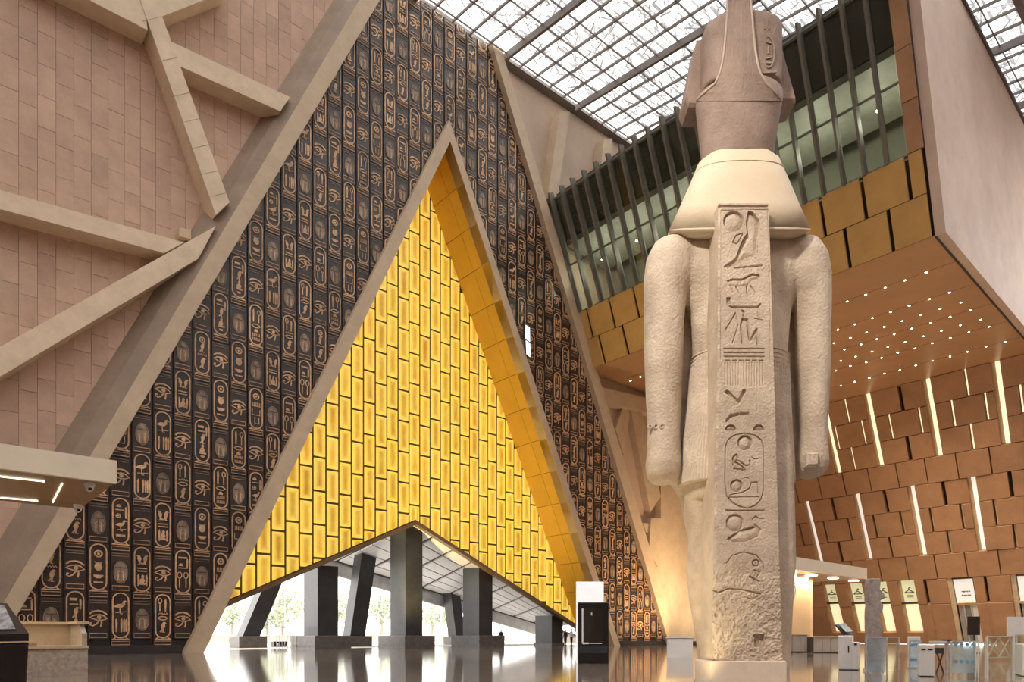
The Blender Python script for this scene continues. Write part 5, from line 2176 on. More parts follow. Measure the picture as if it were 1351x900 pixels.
# small cartouche cut on the crown drum
cg = MB()
vdr = VN - 0.50
ringp = []
for t in [2 * math.pi * i / 20 for i in range(20)]:
    ringp.append(S(1013 + 8 * math.cos(t), 70 + (18 if math.sin(t) > 0 else 18) * math.sin(t) * 1.15, vdr + 0.03))
for i in range(20):
    cg.bar(ringp[i], ringp[(i + 1) % 20], 0.02, 0.05, up=DV)
for (a, b) in (((1010, 56), (1017, 58)), ((1013, 62), (1013, 72)), ((1010, 78), (1017, 76)), ((1010, 84), (1017, 84)), ((1009, 28), (1009, 40)), ((1014, 28), (1014, 40)), ((1004, 97), (1024, 96))):
    cg.bar(S(a[0], a[1], vdr + 0.02), S(b[0], b[1], vdr + 0.02), 0.025, 0.05, up=DV)
cg.build('crown_cartouche', M_CROWN, stt)

# ================================================================== CANOPIES, DESKS AND FREE-STANDING THINGS
M_FASCIA = mat('cream_fascia', (0.90, 0.82, 0.66), 0.45, 0.03, 0.6)
M_WOODS = mat('bronze_wood_soffit', (0.42, 0.25, 0.11), 0.3, 0.12, 0.7, stretch=(0.6, 6, 1))
M_STRIP = mat('led_strip', (1, 0.9, 0.7), 0.4, 0.0, emit=(1, 0.88, 0.66), estr=0.9)

# left canopy
c0 = on_z(154, 638, 5.1)
YA, YBk, XA, XBn = c0.y, on_z(100, 672, 5.1).y, -9.0, c0.x
zt5 = on_y(154, 608, YA).z
cp = thing('kiosk_canopy', (-8.0, (YA + YBk) / 2, 0), 'flat cream canopy with warm lit bronze underside above the stone counter', 'canopy')
MB().cham([(XA, YA, 5.1), (XBn, YA, 5.1), (XBn, YA, zt5), (XA, YA, zt5)], (0, 0.15, 0), 0.01).build('fascia', M_FASCIA, cp)
MB().prism([(XA, YA + 0.15, 5.14), (XBn, YA + 0.15, 5.14), (XBn, YBk, 5.14), (XA, YBk, 5.14)], (0, 0, zt5 - 5.18)).build('deck', M_FASCIA, cp)
MB().prism([(XA, YA + 0.15, 5.12), (XBn - 0.02, YA + 0.15, 5.12), (XBn - 0.02, YBk, 5.12), (XA, YBk, 5.12)], (0, 0, 0.03)).build('soffit', M_WOODS, cp)
for (a, b) in (((-60, 622), (59, 635.5)), ((-60, 652), (50, 661)), ((82, 638.5), (69.5, 663))):
    MB().bar(on_z(a[0], a[1], 5.11), on_z(b[0], b[1], 5.11), 0.03, 0.03).build('light_strip', M_STRIP, cp)
MB().prism([(-8.8, YA + 0.8, 0), (-7.4, YA + 0.8, 0), (-7.4, YA + 4.6, 0), (-8.8, YA + 4.6, 0)], (0, 0, 5.12)).build('support_wall', M_FASCIA, cp)
area('canopy_glow', (0.0, YA + 2.6, 4.95), (0.0, YA + 2.6, 0), 70, (1, 0.82, 0.58), 5, 2.5)
M_CAMW = mat('camera_white', (0.75, 0.74, 0.70), 0.4)
for i, (px, py) in enumerate(((118, 637), (103, 666))):
    p = on_z(px, py, 5.11)
    t = thing('dome_camera', p, ('white dome security camera under the cream canopy rim', 'white dome security camera under the far edge of the cream canopy')[i], 'camera')
    MB().lathe(p, [(0.13, 0.0), (0.13, -0.08), (0.10, -0.12)], 14).build('mount', M_CAMW, t)
    MB().lathe(p, [(0.105, -0.10), (0.10, -0.16), (0.07, -0.22), (0.02, -0.245)], 14).build('dome', M_CAMW, t, smooth=True)
    MB().lathe(p + Vector((0.0, -0.06, -0.17)), [(0.02, -0.04), (0.05, -0.02), (0.05, 0.02), (0.02, 0.04)], 10).build('lens', M_BLACK, t)

# left stone counter (open-backed reception desk)
p0, p1 = floor_pt(36, 893), floor_pt(114, 890)
M_DSTONE = mat('speckled_stone', (0.46, 0.40, 0.33), 0.6, 0.2, 12, 0.3, 60)
M_DTOP = mat('cream_counter', (0.66, 0.53, 0.36), 0.45, 0.06, 2)
xd, yd = p1.x, p1.y - 0.2
Lx = 2.6
rc_ = thing('stone_counter', (xd - Lx / 2, yd + 1.0, 0), 'speckled stone reception counter with cream inner shelf beneath the canopy', 'counter')
MB().cham([(xd - Lx, yd, 0.72), (xd, yd, 0.72), (xd, yd, 0.0), (xd - Lx, yd, 0.0)], (0, 0.5, 0), 0.012).build('front_block', M_DSTONE, rc_)
MB().box((xd - Lx / 2, yd + 0.42, 0.77), (Lx + 0.02, 0.95, 0.07)).build('shelf', M_DTOP, rc_)
MB().box((xd - Lx / 2, yd + 0.85, 0.36), (Lx, 0.1, 0.72)).build('inner_panel', M_DTOP, rc_)
MB().box((xd - Lx / 2, yd + 2.0, 0.74), (Lx, 0.16, 1.36)).build('back_panel', M_DTOP, rc_)
MB().box((xd - Lx / 2, yd + 2.0, 1.45), (Lx + 0.05, 0.36, 0.07)).build('back_coping', M_DTOP, rc_)
MB().prism([(xd - 0.12, yd + 0.1, 0.8), (xd - 0.12, yd + 2.0, 0.8), (xd - 0.12, yd + 2.0, 1.42), (xd - 0.12, yd + 0.55, 1.42), (xd - 0.12, yd + 0.3, 1.2), (xd - 0.12, yd + 0.1, 1.15)], (0.12, 0, 0)).build('end_panel', M_DSTONE, rc_)
MB().box((xd - 0.06, yd + 1.2, 1.45), (0.3, 1.7, 0.07)).build('end_coping', M_DTOP, rc_)
MB().box((xd - 1.5, yd + 0.3, 0.84), (0.7, 0.35, 0.07)).build('desk_pad', mat('tan_leather', (0.36, 0.22, 0.12), 0.5), rc_)

# black touch-screen lectern, close on the left
kc = at_depth(0, HY, 6.5)
kc.z = 0
ks = thing('touch_lectern', kc, 'black tapered kiosk with slanted grey patterned screen at the hall edge', 'kiosk')


def kp(x, y, d):
    return at_depth(x, y, d)


def on_k(x, y, dz=0):
    return at_depth(x, y, 6.5 + dz)


KD = ray(5, HY).normalized()
body_front = [on_k(-60, 986), on_k(30, 986), on_k(38, 848), on_k(-60, 851)]
MB().cham([p + KD * 0.6 for p in body_front], -KD * 0.6, 0.02).build('pedestal', M_BLACK, ks)
hd = MB()
A_, B_, C_, D_ = on_k(-60, 848), on_k(38, 846, 0), on_k(38, 836, 0), on_k(-60, 839)
E_, F_ = on_k(9, 796, 0.55), on_k(-60, 795, 0.55)
G_, H_ = on_k(30, 846, 0.75), on_k(-60, 846, 0.75)
E2, F2 = on_k(9, 800, 0.68), on_k(-60, 799, 0.68)
hd.add([A_, B_, C_, D_, E_, F_, G_, H_, E2, F2], [(0, 1, 2, 3), (3, 2, 4, 5), (5, 4, 8, 9), (9, 8, 6, 7), (7, 6, 1, 0), (1, 6, 8, 4, 2), (0, 3, 5, 9, 7)])
hd.build('screen_head', M_BLACK, ks)
sn = (D_ - C_).cross(E_ - C_).normalized()
if sn.dot(CAM - C_) < 0:
    sn = -sn


def scr(u, v):
    a = D_.lerp(C_, u)
    b = F_.lerp(E_, u)
    return a.lerp(b, v)


MB().prism([scr(0.05, 0.12), scr(0.86, 0.12), scr(0.92, 0.9), scr(0.05, 0.9)], sn * 0.012).build('screen', mat('grey_screen_picture', (0.10, 0.105, 0.11), 0.25, 0.7, 9, col2=(0.55, 0.56, 0.58)), ks)

# info totem: black panel on a taller white back panel
tf = floor_pt(781, 875.5)
tz = (tf - CAM).dot(DV)
mpp = tz / F
tot = thing('information_totem', tf, 'black information totem with white translucent top standing on the floor', 'sign')


def tp(x, y, dv=0.0):
    return at_depth(x, y, tz + dv)


M_ACR = mat('white_acrylic', (0.86, 0.86, 0.86), 0.2, 0.05, 1.0, emit=(1, 1, 1), estr=0.12)
MB().cham([tp(760, 876, 0.30), tp(796, 876, 0.30), tp(796, 768, 0.30), tp(760, 768, 0.30)], -DV * 0.12, 0.02).build('back_panel', M_ACR, tot)
MB().cham([tp(762, 875.4, 0.14), tp(802.5, 875.4, 0.14), tp(802.5, 795, 0.14), tp(762, 795, 0.14)], -DV * 0.14, 0.03).build('front_panel', M_BLACK, tot)
tot_scr = MB().prism([tp(768, 849.5, -0.01), tp(795, 849.5, -0.01), tp(795, 803, -0.01), tp(768, 803, -0.01)], -DV * 0.012).build('screen', mat('totem_screen', (0.02, 0.017, 0.017), 0.08), tot)
MB().prism([tp(763, 862, -0.005), tp(801.5, 862, -0.005), tp(801.5, 852, -0.005), tp(763, 852, -0.005)], -DV * 0.01).build('plinth_band', mat('navy_band', (0.03, 0.035, 0.05), 0.2), tot)
gr = MB()
M_INK = mat('white_print', (0.85, 0.85, 0.85), 0.4, 0.0)
gr.bar(tp(768.6, 803, -0.03), tp(768.6, 849, -0.03), 0.06, 0.01, up=DV)
gr.bar(tp(768.6, 849, -0.03), tp(777, 849, -0.03), 0.06, 0.01, up=DV)
gr.bar(tp(778, 849, -0.03), tp(794, 849, -0.03), 0.03, 0.01, up=DV)
rr = random.Random(4)
y = 803.5
while y < 833:
    h_ = rr.uniform(0.6, 1.6)
    gr.bar(tp(767.9, y, -0.03), tp(769.4, y, -0.03), mpp * h_, 0.012, up=DV)
    y += h_ + 0.7
for (a, b) in (((780.5, 808.5), (780.5, 810.5)), ((779.6, 811.3), (781.6, 811.3)), ((780.7, 807.8), (781.1, 807.8))):
    gr.bar(tp(a[0], a[1], -0.03), tp(b[0], b[1], -0.03), 0.04, 0.01, up=DV)
gr.build('printed_lines', M_INK, tot_scr)

# white display plinth beside the statue leg
a0, a1 = floor_pt(880, 868), floor_pt(914, 868)
pz = (a0 - CAM).dot(DV)
pl = thing('white_plinth', (a0 + a1) / 2, 'white glossy low plinth on the floor between cartouche wall and statue', 'plinth')
MB().cham([at_depth(x, 868, pz + d) for (x, d) in ((880, 0), (914, 0), (914, 1.2), (880, 1.2))], (0, 0, 0.93), 0.02).build('body', M_WHITE, pl)
MB().cham([at_depth(x, 868, pz + d) + Vector((0, 0, 0.95)) for (x, d) in ((878.5, -0.04), (915.5, -0.04), (915.5, 1.24), (878.5, 1.24))], (0, 0, 0.07), 0.01).build('top', M_WHITE, pl)

# ---- right information kiosk: canopy, wall, column, sign, desks
rc0 = on_z(1144, 764, 5.1)
YRA = rc0.y
XRA, XRB = on_y(1018, 757, YRA).x, rc0.x
zrt = on_y(1144, 750, YRA).z
rk = thing('information_kiosk', ((XRA + XRB) / 2, YRA + 3, 0), 'cream information kiosk with flat canopy, column and wall under the soffit', 'kiosk')
MB().cham([(XRA, YRA, 5.1), (XRB, YRA, 5.1), (XRB, YRA, zrt), (XRA, YRA, zrt)], (0, 0.2, 0), 0.01).build('fascia', M_FASCIA, rk)
MB().prism([(XRA, YRA + 0.2, 5.14), (XRB, YRA + 0.2, 5.14), (XRB, YRA + 4, 5.14), (XRA, YRA + 4, 5.14)], (0, 0, zrt - 5.2)).build('deck', M_FASCIA, rk)
MB().prism([(XRA, YRA + 0.2, 5.1), (XRB, YRA + 0.2, 5.1), (XRB, YRA + 4, 5.1), (XRA, YRA + 4, 5.1)], (0, 0, 0.03)).build('soffit', M_WOODS, rk)
M_PEACH = mat('peach_wall', (0.74, 0.55, 0.34), 0.5, 0.04, 0.4)
yk = YRA + 1.5
wa, wb_ = on_y(1025, 800, yk).x, on_y(1067, 800, yk).x
MB().box(((wa + wb_) / 2, yk + 0.2, 2.55), (wb_ - wa, 0.4, 5.1)).build('wall_panel', M_PEACH, rk)
ca_, cb_ = on_y(1067, 800, yk).x, on_y(1075, 800, yk).x
MB().box(((ca_ + cb_) / 2, yk + 0.9, 2.55), (cb_ - ca_, 0.5, 5.1)).build('column', mat('amber_column', (0.42, 0.24, 0.08), 0.35), rk)
cc_ = on_y(1079, 800, yk).x
MB().box(((cc_ + cb_) / 2, yk + 0.5, 2.55), (cc_ - cb_, 0.3, 5.1)).build('column_trim', M_PEACH, rk)
for px in (1075, 1103, 1130):
    X_ = on_y(px, 765, YRA + 1.0).x
    MB().lathe((X_, YRA + 1.2, 5.1), [(0.35, 0), (0.35, -0.06), (0.28, -0.07)], 14).build('downlight', mat('kiosk_downlight', (1, 0.95, 0.85), 0.4, 0, emit=(1, 0.85, 0.6), estr=2.0), rk)
sp = on_y(1046.5, 778, yk - 0.05)
osn = MB().prism([sp + Vector((0.36 * math.cos(t), 0, 0.62 * math.sin(t))) for t in [2 * math.pi * i / 24 for i in range(24)]], (0, 0.05, 0)).build('oval_sign', mat('sign_black', (0.03, 0.03, 0.032), 0.4), rk)
fg = MB()
fg.lathe(sp + Vector((0, -0.03, 0.28)), [(0.02, -0.07), (0.08, -0.03), (0.08, 0.03), (0.02, 0.07)], 10)
fg.box(sp + Vector((0, -0.03, 0.0)), (0.2, 0.03, 0.34))
fg.box(sp + Vector((-0.05, -0.03, -0.32)), (0.08, 0.03, 0.3))
fg.box(sp + Vector((0.05, -0.03, -0.32)), (0.08, 0.03, 0.3))
fg.build('sign_figure', M_INK, osn)
wlp = on_y(1046.5, 762, yk - 0.1)
MB().lathe(wlp, [(0.1, -0.3), (0.2, -0.25), (0.2, 0.3), (0.1, 0.35)], 12).build('wall_lamp', mat('wall_lamp_glow', (1, 0.9, 0.7), 0.4, 0, emit=(1, 0.85, 0.6), estr=2), rk)
area('kiosk_glow', ((wa + XRB) / 2, YRA + 0.9, 4.95), ((wa + XRB) / 2, YRA + 0.9, 0), 90, (1, 0.80, 0.55), 8, 0.8)
M_DESKP = mat('grey_desk_stone', (0.50, 0.44, 0.38), 0.5, 0.06, 1)
for (xa, xb, yb_, lab, hh) in ((1034, 1066, 861, 'grey tiled front desk with rail before the peach kiosk wall', 1.1), (1073, 1107, 861.5, 'low grey stone desk run under the kiosk canopy beside the column', 0.95)):
    a, b = floor_pt(xa, yb_), floor_pt(xb, yb_)
    b = Vector((b.x, b.y, 0))
    d = thing('kiosk_desk', (a + b) / 2, lab, 'desk')
    dz = (a - CAM).dot(DV)
    q4 = [at_depth(xa, yb_, dz), at_depth(xb, yb_, dz), at_depth(xb, yb_, dz) + DV * 0.9, at_depth(xa, yb_, dz) + DV * 0.9]
    for q_ in q4:
        q_.z = 0
    nP = 3
    MB().prism([q_ + DV * 0 for q_ in q4], (0, 0, hh)).build('core', M_DARK, d)
    for k in range(nP):
        u0, u1 = k / nP + 0.01, (k + 1) / nP - 0.01
        MB().cham([q4[0].lerp(q4[1], u0) + Vector((0, 0, 0.06)), q4[0].lerp(q4[1], u1) + Vector((0, 0, 0.06)), q4[0].lerp(q4[1], u1) + Vector((0, 0, hh)), q4[0].lerp(q4[1], u0) + Vector((0, 0, hh))], -DV * 0.05, 0.01).build('front_panel', M_DESKP, d)
    MB().cham([q_ + Vector((0, 0, hh)) + DV * (-0.12 if i < 2 else 0.1) for i, q_ in enumerate(q4)], (0, 0, 0.07), 0.01).build('worktop', M_PEACH, d)

# ---- ticket gates, glass screens, stele, signs (right foreground)
M_GL = glass_mat('clear_glass_green', (0.84, 0.93, 0.90), 0.0, 0.02)
M_GLB = glass_mat('blue_film_glass', (0.62, 0.76, 0.84), 0.38, 0.05, (0.55, 0.68, 0.78))
GD = ray(1172, HY).normalized()
GR = Vector((GD.y, -GD.x, 0))
M_CHAR = mat('charcoal', (0.05, 0.05, 0.055), 0.4)


def depth_of(y):
    return F * CAMH / (y - HY)


def gate_cabinet(xa, xb, ytop, ybase, label, depth=1.3, step=None, windows=()):
    d0 = depth_of(ybase)
    a = at_depth((xa + xb) / 2, ybase, d0)
    t = thing('gate_cabinet', (a.x, a.y, 0), label, 'gate', 'white ticket gate cabinets')
    z1 = at_depth(xa, ytop, d0).z
    pt = lambda x, dd, z: Vector((*at_depth(x, HY, d0 + dd).xy, z))
    xs = xb if step is None else step[0]
    # parallel sides: build with metres
    w = (xb - xa) / F * d0
    o = pt(xa, 0, 0)
    Pm = lambda u, v, z: o + GR * u + GD * v + Vector((0, 0, z))
    ws = w if step is None else (xs - xa) / F * d0
    MB().cham([Pm(0, 0, 0.03), Pm(ws, 0, 0.03), Pm(ws, depth, 0.03), Pm(0, depth, 0.03)], (0, 0, z1 - 0.03), 0.02).build('housing', M_WHITE, t)
    if step:
        z2 = at_depth(xa, step[1], d0).z
        MB().cham([Pm(ws + 0.003, 0.02, 0.03), Pm(w, 0.02, 0.03), Pm(w, depth, 0.03), Pm(ws + 0.003, depth, 0.03)], (0, 0, z2 - 0.03), 0.02).build('side_housing', M_WHITE, t)
    MB().prism([Pm(0.02, 0.03, 0), Pm(w - 0.02, 0.03, 0), Pm(w - 0.02, depth - 0.03, 0), Pm(0.02, depth - 0.03, 0)], (0, 0, 0.05)).build('foot', M_CHAR, t)
    for (u0, u1, v0, v1) in windows:
        MB().cham([Pm(u0 * w, 0.0, v0 * z1), Pm(u1 * w, 0.0, v0 * z1), Pm(u1 * w, 0, v1 * z1), Pm(u0 * w, 0, v1 * z1)], -GD * 0.012, 0.004).build('reader_window', M_BLACK, t)
    return t, Pm, z1, w


g1, Pm, z1, w = gate_cabinet(1106, 1130, 838.7, 884, 'white ticket gate cabinet carrying a tilted dark tablet screen', 1.3, (1122, 847.5), ((0.78, 0.92, 0.72, 0.78), (0.48, 0.54, 0.5, 0.7)))
tb = thing('tilted_tablet', Pm(0.0, 0.1, z1), 'dark tilted tablet screen on an arm above the white gate', 'screen')
dg_ = depth_of(884)
q4 = [at_depth(1102.5, 824, dg_ + 0.3), at_depth(1113, 822.5, dg_ + 0.55), at_depth(1126, 836, dg_ + 0.35), at_depth(1114, 837.5, dg_ + 0.05)]
MB().cham(q4, (q4[1] - q4[0]).cross(q4[3] - q4[0]).normalized() * 0.05, 0.01).build('frame', M_CHAR, tb)
cq = sum(q4, Vector()) / 4
nq = (q4[1] - q4[0]).cross(q4[3] - q4[0]).normalized()
if nq.dot(CAM - cq) < 0:
    nq = -nq
MB().prism([cq + (q_ - cq) * 0.78 + nq * 0.055 for q_ in q4], nq * 0.01).build('display', mat('pale_display', (0.42, 0.44, 0.40), 0.2, 0.3, 6), tb)
MB().tube([Pm(0.25, 0.3, z1 + 0.04), cq - nq * 0.03], 0.03, 8).build('arm', M_CHAR, tb)
g2, Pm2, z12, w2_ = gate_cabinet(1213, 1230, 850.5, 893, 'white ticket gate cabinet with two small black reader windows beside the folding stand', 1.4, None, ((0.12, 0.42, 0.82, 0.87), (0.58, 0.88, 0.82, 0.87)))
gate_cabinet(1349, 1372, 850, 893, 'white ticket gate cabinet behind glass at the end of the gate row', 1.4, None, ())
gate_cabinet(1198, 1212, 840, 882, 'slim white gate post with pale top beside the grey glass panel', 0.9, None, ())


def glass_panel(xa, xb, ytop, ybot, ybase, label, m=M_GL, dots=False, posts=True, d_add=0.0, rot=0.0):
    d0 = depth_of(ybase) + d_add
    a = Vector((*at_depth(xa, HY, d0).xy, 0))
    b = Vector((*at_depth(xb, HY, d0 + rot).xy, 0))
    t = thing('glass_gate_panel', (a + b) / 2, label, 'glass panel', 'glass panels of the ticket gates')
    zt = at_depth(xa, ytop, d0).z
    zb_ = max(0.02, at_depth(xa, ybot, d0).z)
    n_ = (b - a).normalized().cross(Vector((0, 0, 1)))
    up = Vector((0, 0, 1))
    MB().add([a + up * zb_, b + up * zb_, b + up * zt, a + up * zt], [(0, 1, 2, 3)]).build('pane', m, t, recalc=False)
    if posts:
        for p in (a, b):
            MB().box(p + up * (zt / 2), (0.035, 0.035, zt)).build('post', M_STEEL, t)
        MB().bar(a + up * zt, b + up * zt, 0.04, 0.03).build('top_rail', M_STEEL, t)
    if dots:
        md = mat('blue_dot', (0.16, 0.34, 0.52), 0.4)
        nn = n_ if n_.dot(CAM - a) > 0 else -n_
        for rowz in dots:
            for k in range(4):
                u = 0.14 + 0.24 * k
                c = a.lerp(b, u) + up * (zb_ + (zt - zb_) * rowz) + nn * 0.03
                e = (b - a).normalized()
                MB().prism([c + e * (0.05 * math.cos(q_)) + up * (0.05 * math.sin(q_)) for q_ in [math.pi * i / 4 for i in range(8)]], nn * 0.006).build('dot', md, t)
    return t


glass_panel(1143, 1170, 841, 887, 889, 'grey tinted glass gate panel in front of the carved stele', M_GLB)
glass_panel(1170, 1186, 841, 886, 886, 'clear glass gate panel right of the stele', M_GL, d_add=0.6)
glass_panel(1200, 1216, 845, 884, 886, 'grey dotted glass gate panel behind the white cabinet', M_GLB, dots=(0.85, 0.35), d_add=0.5)
glass_panel(1255, 1287, 846.5, 888, 893, 'light blue dotted glass gate panel between steel posts', M_GLB, dots=(0.9, 0.36))
glass_panel(1291, 1300, 848, 893, 895, 'narrow greenish glass gate wing beside the dotted panel', M_GL)
glass_panel(1303, 1336, 840, 897, 899, 'wide clear glass screen before the crossed barrier', M_GL, rot=0.5)
glass_panel(1338, 1362, 838, 897, 899, 'clear glass screen at the end of the gate row', M_GL, rot=0.4)

# carved stele behind the glass
dst = depth_of(886)
stx = thing('carved_stele', (*at_depth(1152, HY, dst).xy, 0), 'weathered grey carved stone fragment standing behind the glass gate', 'sculpture')
prof = [(892, 1143, 1160), (860, 1143, 1161), (845, 1143, 1160), (838, 1144, 1160), (830, 1143, 1161), (822, 1143, 1160), (814, 1143, 1157), (806, 1143, 1162), (799, 1144, 1163), (793, 1143, 1158), (789, 1142.5, 1166), (784, 1143, 1164), (778, 1143, 1158), (770, 1143, 1159), (764, 1144, 1158.5)]
ms = MB()
rg = []
for (y, xl, xr) in prof:
    a, b = at_depth(xl, y, dst), at_depth(xr, y, dst)
    if a.z < 0:
        a.z = b.z = 0
    c, ru = (a + b) / 2, (b - a).length / 2
    rg.append([c + RV * (ru * math.copysign(abs(math.cos(t)) ** 0.5, math.cos(t))) + DV * (0.2 * math.copysign(abs(math.sin(t)) ** 0.5, math.sin(t))) for t in [2 * math.pi * i / 20 for i in range(20)]])
ms.rings(rg)
so = remesh(ms, 'stone_body', mat('grey_carved_stone', (0.34, 0.29, 0.27), 0.7, 0.25, 9, 0.6, 22, col2=(0.56, 0.49, 0.46)), stx, 0.025, 1)
MB().box(Vector((*at_depth(1152, HY, dst + 0.02).xy, 0.04)), (0.42, 0.42, 0.08), rz=TH).build('foot_plate', M_STEEL, stx)

# folding black stand with crossed legs
ds = depth_of(889)
P_ = lambda x, y, dd=0.0: at_depth(x, y, ds + dd)
fs_ = thing('folding_stand', (*at_depth(1240, HY, ds).xy, 0), 'black folding crossed-leg stand with a box top by the gates', 'stand')
MB().cham([P_(1234.5, 862.5), P_(1245.5, 862.5), P_(1245.5, 855), P_(1234.5, 855)], DV * 0.25, 0.01).build('box_top', M_CHAR, fs_)
zf = lambda x, dd: Vector((*at_depth(x, HY, ds + dd).xy, 0.0))
for dd in (0.02, 0.22):
    MB().bar(P_(1236, 862, dd), zf(1245, dd), 0.03, 0.03, up=DV).build('leg', M_CHAR, fs_)
    MB().bar(P_(1244, 862, dd), zf(1235, dd), 0.03, 0.03, up=DV).build('leg', M_CHAR, fs_)
po_ = thing('steel_post', zf(1249, 0.3), 'slim pale steel post with small black scanner heads between gates', 'post')
MB().tube([zf(1249, 0.3), P_(1249, 846, 0.3)], 0.05, 10).build('pole', M_STEEL, po_)
MB().box(P_(1249, 845, 0.3), (0.3, 0.12, 0.06), rz=TH).build('head', M_CHAR, po_)
MB().box(P_(1238, 847, 0.3), (0.42, 0.2, 0.05), rz=TH - math.pi / 2).build('tray', M_WHITE, po_)
MB().bar(P_(1249, 849, 0.3), P_(1238, 847.5, 0.3), 0.03, 0.03).build('arm', M_STEEL, po_)

# crossed barrier far right
db = depth_of(872)
br_ = thing('crossed_barrier', (*at_depth(1318, HY, db).xy, 0), 'pale wooden crossed-bar barrier behind the glass screen', 'barrier')
M_WB = mat('pale_bar', (0.66, 0.55, 0.38), 0.5)
Q = lambda x, y: at_depth(x, y, db)
for (a, b) in (((1303, 841), (1318, 867)), ((1318, 841), (1303, 867)), ((1318, 841), (1333, 867)), ((1333, 841), (1318, 867))):
    MB().bar(Q(*a), Q(*b), 0.05, 0.04, up=DV).build('cross_bar', M_WB, br_)
for (a, b) in (((1300, 868), (1336, 867)), ((1300, 840.5), (1336, 840))):
    MB().bar(Q(*a), Q(*b), 0.06, 0.05).build('rail', M_WB, br_)
for x in (1301, 1335):
    MB().bar(Q(x, 840), Vector((*Q(x, 840).xy, 0)), 0.06, 0.06, up=DV).build('post', M_WB, br_)

# black upright sign and white panel near the doors
dk = depth_of(862)
bsn = thing('black_sign_board', (*at_depth(1285, HY, dk).xy, 0), 'black upright sign board standing before the shop entrance', 'sign')
MB().cham([at_depth(1277, 838, dk), at_depth(1293, 838, dk), at_depth(1293, 813.5, dk), at_depth(1277, 813.5, dk)], DV * 0.08, 0.01).build('board', mat('sign_brown_black', (0.035, 0.022, 0.018), 0.35), bsn)
MB().bar(at_depth(1285, 838, dk + 0.04), Vector((*at_depth(1285, HY, dk + 0.04).xy, 0)), 0.07, 0.07, up=DV).build('post', M_CHAR, bsn)
MB().box(Vector((*at_depth(1285, HY, dk + 0.04).xy, 0.02)), (0.5, 0.4, 0.04), rz=TH).build('foot', M_CHAR, bsn)
wsn = thing('white_info_board', (*at_depth(1342, HY, dk).xy, 0), 'white upright board standing beside the last shop entrance', 'sign')
MB().cham([at_depth(1329, 839, dk), at_depth(1356, 839, dk), at_depth(1356, 814, dk), at_depth(1329, 814, dk)], DV * 0.08, 0.01).build('board', M_WHITE, wsn)
MB().bar(at_depth(1342, 839, dk + 0.04), Vector((*at_depth(1342, HY, dk + 0.04).xy, 0)), 0.07, 0.07, up=DV).build('post', M_STEEL, wsn)
MB().box(Vector((*at_depth(1342, HY, dk + 0.04).xy, 0.02)), (0.5, 0.4, 0.04), rz=TH).build('foot', M_STEEL, wsn)


